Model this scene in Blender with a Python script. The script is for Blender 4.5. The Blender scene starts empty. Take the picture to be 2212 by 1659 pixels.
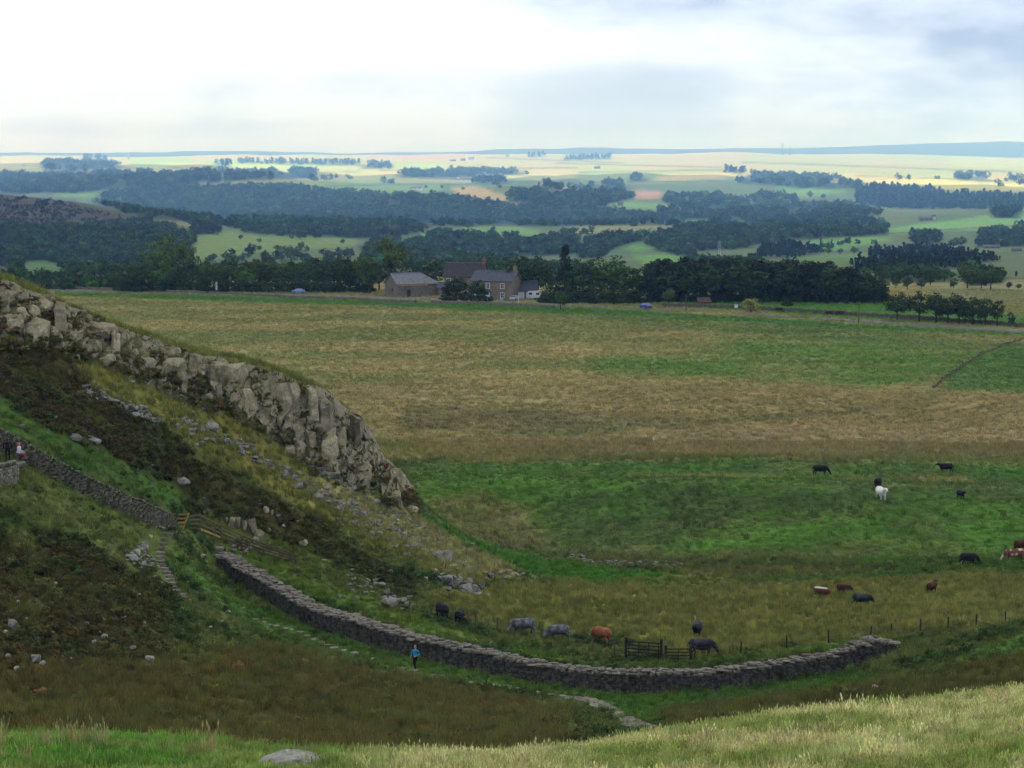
import bpy, bmesh, math, random
import numpy as np
from mathutils import Vector, Matrix, noise as mnoise
R = math.radians
scene = bpy.context.scene
COL = scene.collection
random.seed(7); RNG = np.random.default_rng(7)

# ------------------------------------------------------------------ camera
DW, DH, FPX, HZ = 2212.0, 1659.0, 4424.0, 360.0
PITCH = math.atan((DH/2-HZ)/FPX)
cam_d = bpy.data.cameras.new('camera'); cam = bpy.data.objects.new('camera', cam_d); COL.objects.link(cam)
cam_d.sensor_width = 36.0; cam_d.lens = 36.0*FPX/DW
cam_d.clip_start = 0.5; cam_d.clip_end = 120000
cam.location = (0, 0, 0); cam.rotation_euler = (R(90)-PITCH, 0, 0)
scene.camera = cam

# ------------------------------------------------------------------ render + exposure
vs = scene.view_settings
scene.display_settings.display_device = 'sRGB'
vs.view_transform = 'Standard'; vs.look = 'None'; vs.gamma = 1.0; vs.use_curve_mapping = False
vs.exposure = 0.98
cy = scene.cycles
cy.use_denoising = True
try: cy.denoiser = 'OPENIMAGEDENOISE'
except Exception: pass
cy.max_bounces = 4; cy.diffuse_bounces = 2; cy.glossy_bounces = 2; cy.transmission_bounces = 3
cy.volume_bounces = 1; cy.transparent_max_bounces = 8
cy.use_adaptive_sampling = True; cy.adaptive_threshold = 0.02
cy.sample_clamp_indirect = 4.0

# ------------------------------------------------------------------ sun and sky
SUN_EL, SUN_AZ = 42.0, -28.0          # azimuth from +Y (straight ahead), negative to the left
sd = bpy.data.lights.new('sun', 'SUN'); sd.energy = 5.0; sd.angle = R(0.6); sd.color = (1.0, 0.95, 0.86)
sun = bpy.data.objects.new('sun', sd); COL.objects.link(sun)
_sv = Vector((math.sin(R(SUN_AZ))*math.cos(R(SUN_EL)), math.cos(R(SUN_AZ))*math.cos(R(SUN_EL)), math.sin(R(SUN_EL))))
sun.rotation_euler = _sv.to_track_quat('Z', 'Y').to_euler()
sun.location = (0, 0, 400)

world = bpy.data.worlds.new('World'); scene.world = world; world.use_nodes = True
wn, wl = world.node_tree.nodes, world.node_tree.links
wn.clear()
def N(tree, typ, **kw):
    n = tree.nodes.new(typ)
    for k, v in kw.items(): setattr(n, k, v)
    return n
def build_world():
    t = world.node_tree
    out = N(t, 'ShaderNodeOutputWorld'); bg = N(t, 'ShaderNodeBackground'); bg.inputs[1].default_value = 0.1
    sky = N(t, 'ShaderNodeTexSky'); sky.sky_type = 'NISHITA'; sky.sun_disc = False
    sky.sun_elevation = R(SUN_EL); sky.sun_rotation = R(SUN_AZ); sky.altitude = 250; sky.dust_density = 1.5
    tc = N(t, 'ShaderNodeTexCoord')
    sep = N(t, 'ShaderNodeSeparateXYZ'); t.links.new(tc.outputs['Generated'], sep.inputs[0])
    def M(op, a, b=None, c=None):
        m = N(t, 'ShaderNodeMath', operation=op)
        for i, v in enumerate((a, b, c)):
            if v is None: continue
            if isinstance(v, (int, float)): m.inputs[i].default_value = v
            else: t.links.new(v, m.inputs[i])
        return m.outputs[0]
    zz = M('MAXIMUM', sep.outputs[2], 0.0)
    # a cloud layer seen in perspective: direction divided by its height above the horizon
    den = M('ADD', zz, 0.035)
    cx = M('DIVIDE', sep.outputs[0], den); cyy = M('DIVIDE', sep.outputs[1], den)
    comb = N(t, 'ShaderNodeCombineXYZ'); t.links.new(cx, comb.inputs[0]); t.links.new(cyy, comb.inputs[1])
    n1 = N(t, 'ShaderNodeTexNoise'); n1.inputs['Scale'].default_value = 0.16; n1.inputs['Detail'].default_value = 7; n1.inputs['Roughness'].default_value = 0.56
    n1.inputs['Distortion'].default_value = 0.4
    mp = N(t, 'ShaderNodeMapping'); mp.inputs['Location'].default_value = (SKY_OX, SKY_OY, 0.0); mp.inputs['Scale'].default_value = (0.6, 1, 1)
    t.links.new(comb.outputs[0], mp.inputs[0]); t.links.new(mp.outputs[0], n1.inputs['Vector'])
    # second, direction-space noise for the soft flat banks low over the hills
    n2 = N(t, 'ShaderNodeTexNoise'); n2.inputs['Scale'].default_value = 8.0; n2.inputs['Detail'].default_value = 8; n2.inputs['Roughness'].default_value = 0.56
    mp2 = N(t, 'ShaderNodeMapping'); mp2.inputs['Location'].default_value = (3.1, 0.4, 2.2); mp2.inputs['Scale'].default_value = (1.0, 1.0, 3.2)
    t.links.new(tc.outputs['Generated'], mp2.inputs[0]); t.links.new(mp2.outputs[0], n2.inputs['Vector'])
    # broad shape of the cloud cover: the bright gap lies ahead and to the left, a grey deck closes the right and the top
    az = M('DIVIDE', sep.outputs[0], M('MAXIMUM', sep.outputs[1], 0.2))        # tan of azimuth
    edge = M('ADD', M('MULTIPLY', az, 0.55), M('MULTIPLY', zz, 2.2))           # grey deck comes in from upper right
    dk = N(t, 'ShaderNodeMapRange', interpolation_type='SMOOTHSTEP'); dk.inputs[1].default_value = 0.08; dk.inputs[2].default_value = 0.30
    t.links.new(M('ADD', edge, M('MULTIPLY', M('SUBTRACT', n2.outputs[0], 0.5), 0.34)), dk.inputs[0])
    low = N(t, 'ShaderNodeMapRange', interpolation_type='SMOOTHSTEP'); low.inputs[1].default_value = 0.056; low.inputs[2].default_value = 0.030
    t.links.new(M('ADD', zz, M('MULTIPLY', M('SUBTRACT', n1.outputs[0], 0.5), 0.05)), low.inputs[0])
    bank = N(t, 'ShaderNodeMapRange', interpolation_type='SMOOTHSTEP'); bank.inputs[1].default_value = 0.40; bank.inputs[2].default_value = 0.60
    t.links.new(n2.outputs[0], bank.inputs[0])
    bri = N(t, 'ShaderNodeMix', data_type='RGBA'); bri.inputs[6].default_value = (5.4, 6.4, 8.6, 1); bri.inputs[7].default_value = (1.95, 2.8, 5.1, 1)
    t.links.new(M('MULTIPLY', low.outputs[0], M('ADD', 0.36, M('MULTIPLY', bank.outputs[0], 0.44))), bri.inputs[0])
    drk = N(t, 'ShaderNodeMix', data_type='RGBA'); drk.inputs[7].default_value = (1.3, 1.95, 3.8, 1)
    t.links.new(bri.outputs[2], drk.inputs[6])
    t.links.new(M('MULTIPLY', dk.outputs[0], M('ADD', 0.55, M('MULTIPLY', bank.outputs[0], 0.4))), drk.inputs[0])
    # nearly closed cloud cover, with some of the blue sky coming through
    mix = N(t, 'ShaderNodeMix', data_type='RGBA'); mix.inputs[0].default_value = 0.86
    t.links.new(sky.outputs[0], mix.inputs[6]); t.links.new(drk.outputs[2], mix.inputs[7])
    t.links.new(mix.outputs[2], bg.inputs[0]); t.links.new(bg.outputs[0], out.inputs[0])
SKY_OX, SKY_OY = 1.7, 0.3
world.cycles.sampling_method = 'MANUAL'; world.cycles.sample_map_resolution = 512
build_world()

# ------------------------------------------------------------------ general helpers
FWD = np.array([0, math.cos(PITCH), -math.sin(PITCH)]); UP = np.array([0, math.sin(PITCH), math.cos(PITCH)])
def ray(px, py):
    cx = (np.asarray(px, float)-DW/2)/FPX; cyv = -(np.asarray(py, float)-DH/2)/FPX
    d = cx[..., None]*np.array([1., 0, 0]) + cyv[..., None]*UP + FWD
    return d/d[..., 1:2]                    # y component = 1
def at(px, py, Y):
    return ray(px, py)*np.asarray(Y, float)[..., None]
def proj(P):
    P = np.asarray(P, float); zf = P @ FWD
    zf = np.where(zf < 0.1, 0.1, zf)
    return DW/2+FPX*P[..., 0]/zf, DH/2-FPX*(P @ UP)/zf

_tab = np.random.default_rng(11).random((256, 256))
def vnoise(x, y):
    xi = np.floor(x).astype(int); yi = np.floor(y).astype(int); fx = x-xi; fy = y-yi
    fx = fx*fx*(3-2*fx); fy = fy*fy*(3-2*fy)
    a = _tab[xi & 255, yi & 255]; b = _tab[(xi+1) & 255, yi & 255]; c = _tab[xi & 255, (yi+1) & 255]; d = _tab[(xi+1) & 255, (yi+1) & 255]
    return (a*(1-fx)+b*fx)*(1-fy)+(c*(1-fx)+d*fx)*fy
def fbm(x, y, octaves=4, gain=0.5):
    s = 0; a = 1; t = 0
    for o in range(octaves):
        s = s+a*vnoise(x*2**o+o*17.3, y*2**o+o*9.1); t += a; a *= gain
    return s/t-0.5
def sstep(a, b, x):
    t = np.clip((x-a)/(b-a), 0, 1); return t*t*(3-2*t)
def in_poly(px, py, poly):
    inside = np.zeros(px.shape, bool); n = len(poly); j = n-1
    for i in range(n):
        xi, yi = poly[i]; xj, yj = poly[j]
        c = ((yi > py) != (yj > py)) & (px < (xj-xi)*(py-yi)/((yj-yi) or 1e-9)+xi)
        inside ^= c; j = i
    return inside

# ------------------------------------------------------------------ object helpers
def link(name, data, parent=None, loc=None, rot=None, scale=None):
    o = bpy.data.objects.new(name, data); COL.objects.link(o)
    if parent is not None: o.parent = parent
    if loc is not None: o.location = loc
    if rot is not None: o.rotation_euler = rot
    if scale is not None: o.scale = scale
    return o
def tag(o, label=None, cat=None, group=None, kind=None):
    if label: o['label'] = label
    if cat: o['category'] = cat
    if group: o['group'] = group
    if kind: o['kind'] = kind
    return o
def empty(name, loc, rz=0.0, label=None, cat=None, group=None):
    if cat == 'wall': return tag(_empty(name, loc, rz), label, cat, group, 'thing')
    return _empty(name, loc, rz, label, cat, group)
def _empty(name, loc, rz=0.0, label=None, cat=None, group=None):
    o = bpy.data.objects.new(name, None); COL.objects.link(o); o.empty_display_size = 0.2
    o.location = loc; o.rotation_euler = (0, 0, rz)
    return tag(o, label, cat, group)
def mesh_np(name, V, F, mats=None, smooth=False):
    me = bpy.data.meshes.new(name)
    V = np.ascontiguousarray(V, np.float32); F = np.ascontiguousarray(F, np.int32)
    me.vertices.add(len(V)); me.vertices.foreach_set('co', V.ravel())
    k = F.shape[1]
    me.loops.add(F.size); me.loops.foreach_set('vertex_index', F.ravel())
    me.polygons.add(len(F)); me.polygons.foreach_set('loop_start', np.arange(0, F.size, k, dtype=np.int32))
    me.update(calc_edges=True)
    me.polygons.foreach_set('use_smooth', np.full(len(F), smooth))
    if mats is not None:
        for m in (mats if isinstance(mats, (list, tuple)) else [mats]): me.materials.append(m)
    return me
def col_attr(me, name, C, domain='POINT'):
    a = me.attributes.new(name, 'FLOAT_COLOR', domain)
    C = np.asarray(C, np.float32)
    if C.shape[1] == 3: C = np.concatenate([C, np.ones((len(C), 1), np.float32)], 1)
    a.data.foreach_set('color', np.ascontiguousarray(C).ravel())
def box_vf(c, s, rz=0.0, taper=1.0):
    """8 corners of a box centred at c with size s (top scaled by taper), turned about z"""
    x, y, z = s[0]/2, s[1]/2, s[2]/2
    V = np.array([[-x, -y, -z], [x, -y, -z], [x, y, -z], [-x, y, -z], [-x*taper, -y*taper, z], [x*taper, -y*taper, z], [x*taper, y*taper, z], [-x*taper, y*taper, z]])
    ca, sa = math.cos(rz), math.sin(rz)
    V = np.stack([V[:, 0]*ca-V[:, 1]*sa, V[:, 0]*sa+V[:, 1]*ca, V[:, 2]], 1)+np.asarray(c)
    F = np.array([[0, 3, 2, 1], [4, 5, 6, 7], [0, 1, 5, 4], [1, 2, 6, 5], [2, 3, 7, 6], [3, 0, 4, 7]])
    return V, F
class MB:
    """collects shapes into one mesh"""
    def __init__(s): s.V = []; s.F = []; s.n = 0; s.M = []
    def add(s, V, F, mi=0):
        s.V.append(np.asarray(V, float)); s.F += [tuple(int(i)+s.n for i in f) for f in F]; s.M += [mi]*len(F); s.n += len(V); return s
    def box(s, c, size, rz=0.0, taper=1.0, mi=0): return s.add(*box_vf(c, size, rz, taper), mi=mi)
    def tube(s, pts, radii, k=8, mi=0, cap=True):
        pts = [Vector(p) for p in pts]; n = len(pts); V = []; F = []
        for i, p in enumerate(pts):
            d = (pts[min(i+1, n-1)]-pts[max(i-1, 0)]).normalized()
            a = d.orthogonal().normalized() if i == 0 else (a-d*a.dot(d)).normalized()
            b = d.cross(a)
            for j in range(k):
                t = 2*math.pi*j/k; V.append(p+(a*math.cos(t)+b*math.sin(t))*radii[i])
        for i in range(n-1):
            for j in range(k):
                F.append((i*k+j, i*k+(j+1) % k, (i+1)*k+(j+1) % k, (i+1)*k+j))
        if cap: F.append(tuple(range(k-1, -1, -1))); F.append(tuple((n-1)*k+j for j in range(k)))
        return s.add(np.array([tuple(v) for v in V]), F, mi)
    def ball(s, c, r, nu=10, nv=7, mi=0):
        V = [(c[0], c[1], c[2]+r[2])]; F = []
        for i in range(1, nv):
            ph = math.pi*i/nv
            for j in range(nu):
                th = 2*math.pi*j/nu; V.append((c[0]+r[0]*math.sin(ph)*math.cos(th), c[1]+r[1]*math.sin(ph)*math.sin(th), c[2]+r[2]*math.cos(ph)))
        V.append((c[0], c[1], c[2]-r[2])); L = len(V)-1
        for j in range(nu): F.append((0, 1+j, 1+(j+1) % nu)); F.append((L, L-nu+(j+1) % nu, L-nu+j))
        for i in range(nv-2):
            for j in range(nu): F.append((1+i*nu+j, 1+(i+1)*nu+j, 1+(i+1)*nu+(j+1) % nu, 1+i*nu+(j+1) % nu))
        return s.add(np.array(V), F, mi)
    def mesh(s, name, mats, smooth=False):
        me = bpy.data.meshes.new(name)
        me.from_pydata(np.concatenate(s.V).tolist(), [], s.F)
        for m in (mats if isinstance(mats, (list, tuple)) else [mats]): me.materials.append(m)
        me.polygons.foreach_set('material_index', s.M)
        me.polygons.foreach_set('use_smooth', [smooth]*len(s.F)); me.update()
        return me
    def build(s, name, mats, parent=None, smooth=False, **kw):
        return link(name, s.mesh(name, mats, smooth), parent, **kw)

# ------------------------------------------------------------------ materials
def new_mat(name, rough=0.9, spec=0.2):
    m = bpy.data.materials.new(name); m.use_nodes = True
    b = m.node_tree.nodes['Principled BSDF']; b.inputs['Roughness'].default_value = rough
    b.inputs['Specular IOR Level'].default_value = spec
    return m, m.node_tree, b
def mixc(t, fac, a, b, blend='MIX'):
    m = N(t, 'ShaderNodeMix', data_type='RGBA', blend_type=blend)
    for i, v in ((0, fac), (6, a), (7, b)):
        if v is None: continue
        if isinstance(v, (int, float)): m.inputs[i].default_value = v
        elif isinstance(v, (tuple, list)): m.inputs[i].default_value = (*v[:3], 1)
        else: t.links.new(v, m.inputs[i])
    return m.outputs[2]
def ntex(t, scale, detail=4, rough=0.55, vec=None, mapscale=None, dist=0.0):
    n = N(t, 'ShaderNodeTexNoise'); n.inputs['Scale'].default_value = scale; n.inputs['Detail'].default_value = detail
    n.inputs['Roughness'].default_value = rough; n.inputs['Distortion'].default_value = dist
    if vec is None:
        vec = N(t, 'ShaderNodeTexCoord').outputs['Object']
    if mapscale:
        mp = N(t, 'ShaderNodeMapping'); mp.inputs['Scale'].default_value = mapscale; t.links.new(vec, mp.inputs[0]); vec = mp.outputs[0]
    t.links.new(vec, n.inputs['Vector']); return n.outputs[0]
def ramp(t, fac, lo, hi, a=0.0, b=1.0):
    r = N(t, 'ShaderNodeMapRange', interpolation_type='SMOOTHSTEP'); t.links.new(fac, r.inputs[0])
    for i, v in zip((1, 2, 3, 4), (lo, hi, a, b)): r.inputs[i].default_value = v
    return r.outputs[0]
def bump(t, b, h, strength=0.5, dist=0.05):
    n = N(t, 'ShaderNodeBump'); n.inputs['Strength'].default_value = strength; n.inputs['Distance'].default_value = dist
    t.links.new(h, n.inputs['Height']); t.links.new(n.outputs[0], b.inputs['Normal'])
def simple_mat(name, c1, c2=None, scale=3.0, rough=0.85, spec=0.2, bstr=0.3, bdist=0.02, metallic=0.0, obj_random=0.0):
    m, t, b = new_mat(name, rough, spec); b.inputs['Metallic'].default_value = metallic
    c2 = c2 or tuple(x*0.7 for x in c1)
    n = ntex(t, scale, 5)
    col = mixc(t, ramp(t, n, 0.3, 0.7), c2, c1)
    if obj_random:
        oi = N(t, 'ShaderNodeObjectInfo'); hs = N(t, 'ShaderNodeHueSaturation'); t.links.new(col, hs.inputs['Color'])
        hs.inputs['Value'].default_value = 1.0
        t.links.new(ramp(t, oi.outputs['Random'], 0, 1, 1-obj_random, 1+obj_random), hs.inputs['Value']); col = hs.outputs[0]
    t.links.new(col, b.inputs['Base Color'])
    if bstr: bump(t, b, n, bstr, bdist)
    return m

# ================================================================== TERRAIN
# Surveyed points: (x in picture, y in picture, distance) -> a height field z(x, y)
CT = [(0,1600,40),(0,1640,36),(300,1600,40),(300,1640,36),(600,1635,37),(700,1655,35),(900,1650,36),(1106,1650,38),(1400,1606,43),(1400,1656,38),(1700,1560,47),(1700,1620,40),(2212,1522,50),(2212,1600,41),(2212,1655,36),(1900,1542,49),
 (1106,1664,46),(900,1668,45),(1400,1616,52),(600,1652,45),(300,1618,48),(0,1616,48),(1700,1566,54),(2212,1528,57),(1250,1640,49),
 (0,1570,88),(0,1500,103),(0,1400,114),(0,1300,122),(0,1200,130),(0,1100,136),(0,1010,142),(0,940,147),(0,850,155),(0,745,165),
 (200,1560,94),(200,1450,112),(200,1350,122),(200,1250,131),(200,1150,140),(200,1080,147),(200,1000,151),(200,900,160),(200,830,166),(200,768,172),
 (400,1570,98),(400,1500,110),(400,1400,126),(400,1300,140),(400,1200,151),(400,1150,157),(400,1050,163),(400,950,170),(400,855,178),
 (600,1550,106),(600,1450,124),(600,1400,136),(600,1325,149),(600,1240,159),(600,1190,164),(600,1080,174),(480,1250,157),(480,1180,164),(600,950,182),
 (800,1550,110),(800,1440,133),(800,1402,141),(800,1330,152),(800,1250,164),(800,1150,177),(800,1070,186),
 (1000,1580,103),(1000,1500,125),(1000,1450,138),(1000,1340,156),(1000,1270,167),(1000,1200,182),
 (1200,1530,125),(1200,1480,138),(1200,1350,162),(1200,1255,182),
 (1400,1550,115),(1400,1492,138),(1400,1430,150),(1400,1340,165),(1400,1250,185),
 (1600,1540,115),(1600,1487,138),(1600,1400,156),(1600,1300,176),
 (1800,1500,121),(1800,1460,137),(1800,1388,158),(1800,1300,177),
 (1950,1480,117),(1950,1412,136),(1950,1350,164),
 (2200,1500,107),(2200,1420,121),(2200,1357,132),(2200,1300,178),(2080,1375,134),
 (1300,1215,197),(1500,1215,196),(1800,1200,202),(2150,1200,203),
 (898,1107,189),(960,1140,187),(1050,1190,183),(1130,1240,178),
 # plateau edge of the crag
 (0,616,169),(100,655,171),(200,694,176),(300,732,179),(400,769,182),(500,794,184.5),(600,816,187),(700,857,189),(780,915,191),(830,1003,192),(880,1045,193)]
CTW = [] # direct world points
def _w(x, y, z): CTW.append((x, y, z))
for _x in (-1, 0, 1):
    _w(_x*8, -6, -1.0+0.3*abs(_x)); _w(_x*9, 2, -2.0); _w(_x*12, 12, -4.6); _w(_x*16, 22, -7.6); _w(_x*20, 30, -10.0)
for u in (-0.24, -0.12, 0.0, 0.12, 0.24):
    _w(u*60, 60, -18.6-(0.6 if u < 0 else 0)); _w(u*75, 76, -23.6)
# hidden back slope of the crag
for px, seq in ((0, ((186,-14.5),(215,-25),(255,-36))), (200, ((192,-17.5),(215,-27),(250,-36.5))), (400, ((197,-22),(218,-31),(245,-37))), (600, ((201,-25),(218,-33),(240,-37.5))), (780, ((203,-30.5),(218,-36))), (880, ((205,-34.5),(216,-37))), (1000, ((200,-37.6),)), (1130, ((193,-37.4),))):
    for d, z in seq:
        p = at(px, 900, d); _w(p[0], d, z)
# bank behind the crest at the right
for px in (2080, 2212, 2330):
    p = at(px, 1350, 150); _w(p[0], 150, -35.2)
# the moor basin, nearly level
for d in (225, 265, 310, 370, 440, 520, 620, 680):
    for u in (-0.36, -0.25, -0.12, 0, 0.12, 0.25, 0.36):
        if d < 240 and u < -0.08: continue
        if d < 300 and u <= -0.25: continue
        _w(u*d, d, -38.4+0.4*math.sin(d*0.05+u*9))
def fd(d): return d if d <= 760 else 760*(d/760)**1.3
# far country: height profile away from the camera (u, d, z)
FARP = [(850,-44),(1050,-50),(1400,-61),(1900,-69),(2600,-73),(3400,-71),(4300,-60),(5100,-45),(6100,-27),(7500,0),(9000,33),(10200,56),(11600,40),(14000,70),(16500,40),(20000,-20)]
for d, z in FARP:
    for u in (-0.42, -0.25, -0.125, 0, 0.125, 0.25, 0.42):
        zz = z
        if u <= -0.2 and 1000 < d < 2700: continue
        if d == 14000: zz = {-0.42: 92, -0.25: 95, -0.125: 108, 0: 112, 0.125: 132, 0.25: 166, 0.42: 170}[u]
        if d == 10200 and u >= 0.2: zz = 40
        if d == 10200 and u == 0.125: zz = 64
        if d == 10200 and u < -0.1: zz = 50
        if d == 11600: zz = 34 if u < 0.2 else 20
        _w(u*fd(d), fd(d), zz*fd(d)/d)
for px, py, d in ((0,422,1500),(150,438,1480),(300,480,1430),(430,520,1350),(-200,410,1500),(0,520,1150),(150,560,1080),(300,560,1080),
                  (600,520,1300),(760,530,1300),(500,515,1320),(600,580,1000),(980,545,1400),(880,548,1400),(1080,575,1300),
                  (1310,317,14000),(1200,324,14000),(1450,323,14000),(420,327,14000),(650,331,14000),(230,330,14000),(60,334,14000),(1750,322,14000),(1900,313,14000),(2100,309,14000),
                  (1700,560,1200),(2000,565,1150),(2120,585,1100),(1880,570,1150)):
    CT.append((px, py, fd(d)*(1.4 if d < 2000 else 1)))
_P = np.array([tuple(at(a, b, c)) for a, b, c in CT]+CTW)
YO = 10.0
def uv_of(x, y): return x/(y+YO), np.log(np.maximum(y+YO, 0.5))
_cu, _cb = uv_of(_P[:, 0], _P[:, 1]); _cv = _P[:, 2]/(_P[:, 1]+YO)
_S = np.stack([_cu*1.0, _cb*0.8], 1)
def _tps(a, b):
    r2 = ((a[:, None, :]-b[None, :, :])**2).sum(-1); return 0.5*r2*np.log(r2+1e-12)
_n = len(_S); _A = np.zeros((_n+3, _n+3)); _A[:_n, :_n] = _tps(_S, _S)+np.eye(_n)*2e-4
_A[:_n, _n] = 1; _A[:_n, _n+1:] = _S; _A[_n, :_n] = 1; _A[_n+1:, :_n] = _S.T
_wt = np.linalg.solve(_A, np.concatenate([_cv, np.zeros(3)]))
def smooth_v(u, b):
    s = np.stack([u.ravel(), b.ravel()*0.8], 1); out = np.empty(len(s))
    for i in range(0, len(s), 20000):
        q = s[i:i+20000]; out[i:i+20000] = _tps(q, _S) @ _wt[:_n]+_wt[_n]+q @ _wt[_n+1:]
    return out.reshape(u.shape)
# grid: rows fall away with distance, columns fan out
_bb = [math.log(2.5)]
while _bb[-1] < math.log(52000):
    y = math.exp(_bb[-1])-YO
    _bb.append(_bb[-1]+(0.06 if y < 25 else 0.010 if y < 85 else 0.0048 if y < 270 else 0.0065 if y < 900 else 0.0095 if y < 26000 else 0.02))
GB = np.array(_bb)
GU = np.concatenate([np.linspace(-0.46, -0.275, 26)[:-1], np.linspace(-0.275, 0.275, 521), np.linspace(0.275, 0.46, 26)[1:]])
# coarse evaluation of the smooth field, then bilinear onto the fine grid
_cb2 = np.linspace(GB[0], GB[-1], 520); _cu2 = np.linspace(GU[0], GU[-1], 260)
_UU, _BB = np.meshgrid(_cu2, _cb2); _VC = smooth_v(_UU, _BB)
def bil(T, gu, gb, u, b):
    iu = np.clip(np.searchsorted(gu, u)-1, 0, len(gu)-2); ib = np.clip(np.searchsorted(gb, b)-1, 0, len(gb)-2)
    fu = np.clip((u-gu[iu])/(gu[iu+1]-gu[iu]), 0, 1); fb = np.clip((b-gb[ib])/(gb[ib+1]-gb[ib]), 0, 1)
    return (T[ib, iu]*(1-fu)+T[ib, iu+1]*fu)*(1-fb)+(T[ib+1, iu]*(1-fu)+T[ib+1, iu+1]*fu)*fb
def base_z(x, y):
    u, b = uv_of(x, y); return bil(_VC, _cu2, _cb2, u, b)*(y+YO)
def gauss(x, y, cx, cyy, rx, ry, a=0.0):
    ca, sa = math.cos(a), math.sin(a); dx = x-cx; dy = y-cyy
    return np.exp(-(((dx*ca+dy*sa)/rx)**2+((-dx*sa+dy*ca)/ry)**2))
def full_z(x, y):
    z = base_z(x, y)
    near = sstep(25, 45, y)*(1-sstep(900, 1500, y))
    z = z+near*(0.35+0.65*sstep(62, 85, y))*(fbm(x/9.0, y/9.0, 4)*0.9*(1-sstep(200, 260, y)*0.5)+fbm(x/2.2+40, y/2.2, 3)*0.28*(1-sstep(220, 300, y)))
    # mounds and hollows of the pasture
    z = z+gauss(x, y, 20, 232, 26, 11, -0.15)*2.6+gauss(x, y, 48, 228, 22, 9)*1.6-gauss(x, y, 3, 222, 9, 12)*2.2+gauss(x, y, -5, 240, 14, 10)*1.4
    z = z+gauss(x, y, 30, 256, 40, 8, 0.0)*1.4-gauss(x, y, 30, 207, 30, 5)*0.9-gauss(x, y, 62, 330, 10, 24)*2.2
    far = sstep(900, 1600, y)
    z = z+far*(fbm(x/1000.0+5, y/1500.0, 3)*190*sstep(2600, 5200, y)*(1-sstep(10000, 16000, y)*0.6)+fbm(x/220.0+15, y/300.0, 2)*7)
    return z
_GU2, _GB2 = np.meshgrid(GU, GB)
GY = np.exp(_GB2)-YO; GX = _GU2*(GY+YO); GZ = full_z(GX, GY)
GVV = GZ/(GY+YO)
def gz(x, y):
    """height of the built ground"""
    x = np.asarray(x, float); y = np.asarray(y, float); u, b = uv_of(x, y)
    return bil(GVV, GU, GB, u, b)*(y+YO)
_DS = np.exp(np.linspace(math.log(34), math.log(45000), 1700))
def hit(px, py, dmin=34.0, dmax=45000.0):
    """first point of the ground behind a picture position (vectorised)"""
    px = np.atleast_1d(np.asarray(px, float)); py = np.atleast_1d(np.asarray(py, float)); r = ray(px, py)
    ds = _DS[(_DS >= dmin) & (_DS <= dmax)]
    out = np.full((len(px), 3), np.nan)
    for i in range(0, len(px), 3000):
        rr = r[i:i+3000]; P = rr[:, None, :]*ds[None, :, None]
        below = P[..., 2] < gz(P[..., 0], P[..., 1])
        k = below.argmax(1); ok = below.any(1); k = np.maximum(k, 1)
        a = ds[k-1].copy(); b = ds[k].copy()
        for _ in range(12):
            m = (a+b)/2; q = rr*m[:, None]; bl = q[:, 2] < gz(q[:, 0], q[:, 1]); b = np.where(bl, m, b); a = np.where(bl, a, m)
        q = rr*b[:, None]; q[:, 2] = gz(q[:, 0], q[:, 1]); q[~ok] = np.nan; out[i:i+3000] = q
    return out
def g1(px, py, dmin=34.0, dmax=45000.0):
    return Vector(hit([px], [py], dmin, dmax)[0])

# ------------------------------------------------------------------ ground colours (what grows where)
def lin(r, g, b):
    f = lambda c: (c/255/12.92) if c/255 <= 0.04045 else ((c/255+0.055)/1.055)**2.4
    return np.array([f(r), f(g), f(b)])
TAN, OLIVE, BROWN = lin(134,124,72), lin(92,102,48), lin(124,110,64)
GREEN, DGREEN, HEATH, BRACK = lin(70,98,36), lin(48,72,30), lin(58,60,29), lin(74,55,33)
SLOPE, PALE, SEDGE, STRAW = lin(126,122,60), lin(148,144,92), lin(102,86,42), lin(150,140,84)
FWOOD, FFIELD, FPALE = lin(30,46,26), lin(74,98,60), lin(142,136,86)
_pxg, _pyg = proj(np.stack([GX, GY, GZ], -1))
_wu, _wb = _GU2, _GB2
def _warp(k, s=55.0): return fbm(_wu*s+k*13.7, _wb*s+k*5.1, 4)*2, fbm(_wu*s+k*3.3+50, _wb*s+k*8.9+20, 4)*2
_WARP = [tuple(a+0.55*b for a, b in zip(_warp(k, 45.0), _warp(k+9, 190.0))) for k in range(6)]
GC = np.zeros(GX.shape+(3,))
def paint(poly, c, dmin=0, dmax=30000, warp=12, mix=1.0, patchy=0.0, pscale=40.0):
    sel = (GY >= fd(dmin)) & (GY <= fd(dmax))
    m = np.zeros(GX.shape)
    for wx, wy in _WARP: m += in_poly(np.clip(_pxg+wx*warp*3.6, -1e9 if dmin < 60 else -380, 2286), _pyg+wy*warp*1.7, poly)
    m = m/len(_WARP)*sel*mix
    if patchy: m = m*(1-patchy+patchy*sstep(-0.12, 0.12, fbm(_wu*pscale+7, _wb*pscale*1.6+3, 4)))
    GC[:] = GC*(1-m[..., None])+np.asarray(c)*m[..., None]
def stripes(a, b, c, seed, su, sb):
    """blend two colours by drawn-out noise"""
    m = sstep(-0.13, 0.13, fbm(_wu*su+seed, _wb*sb+seed*3, 5))[..., None]; return a*m+b*(1-m)
GC[:] = stripes(OLIVE, DGREEN, 0, 2, 60, 60)
# foreground brow
fg = (GY < 70)[..., None]
GC[:] = np.where(fg, stripes(PALE, lin(96,116,50), 0, 4, 26, 26), GC)
paint([(-600,1700),(-600,1500),(350,1590),(760,1640),(800,1720)], lin(68,110,36), 0, 70, 10)
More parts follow.
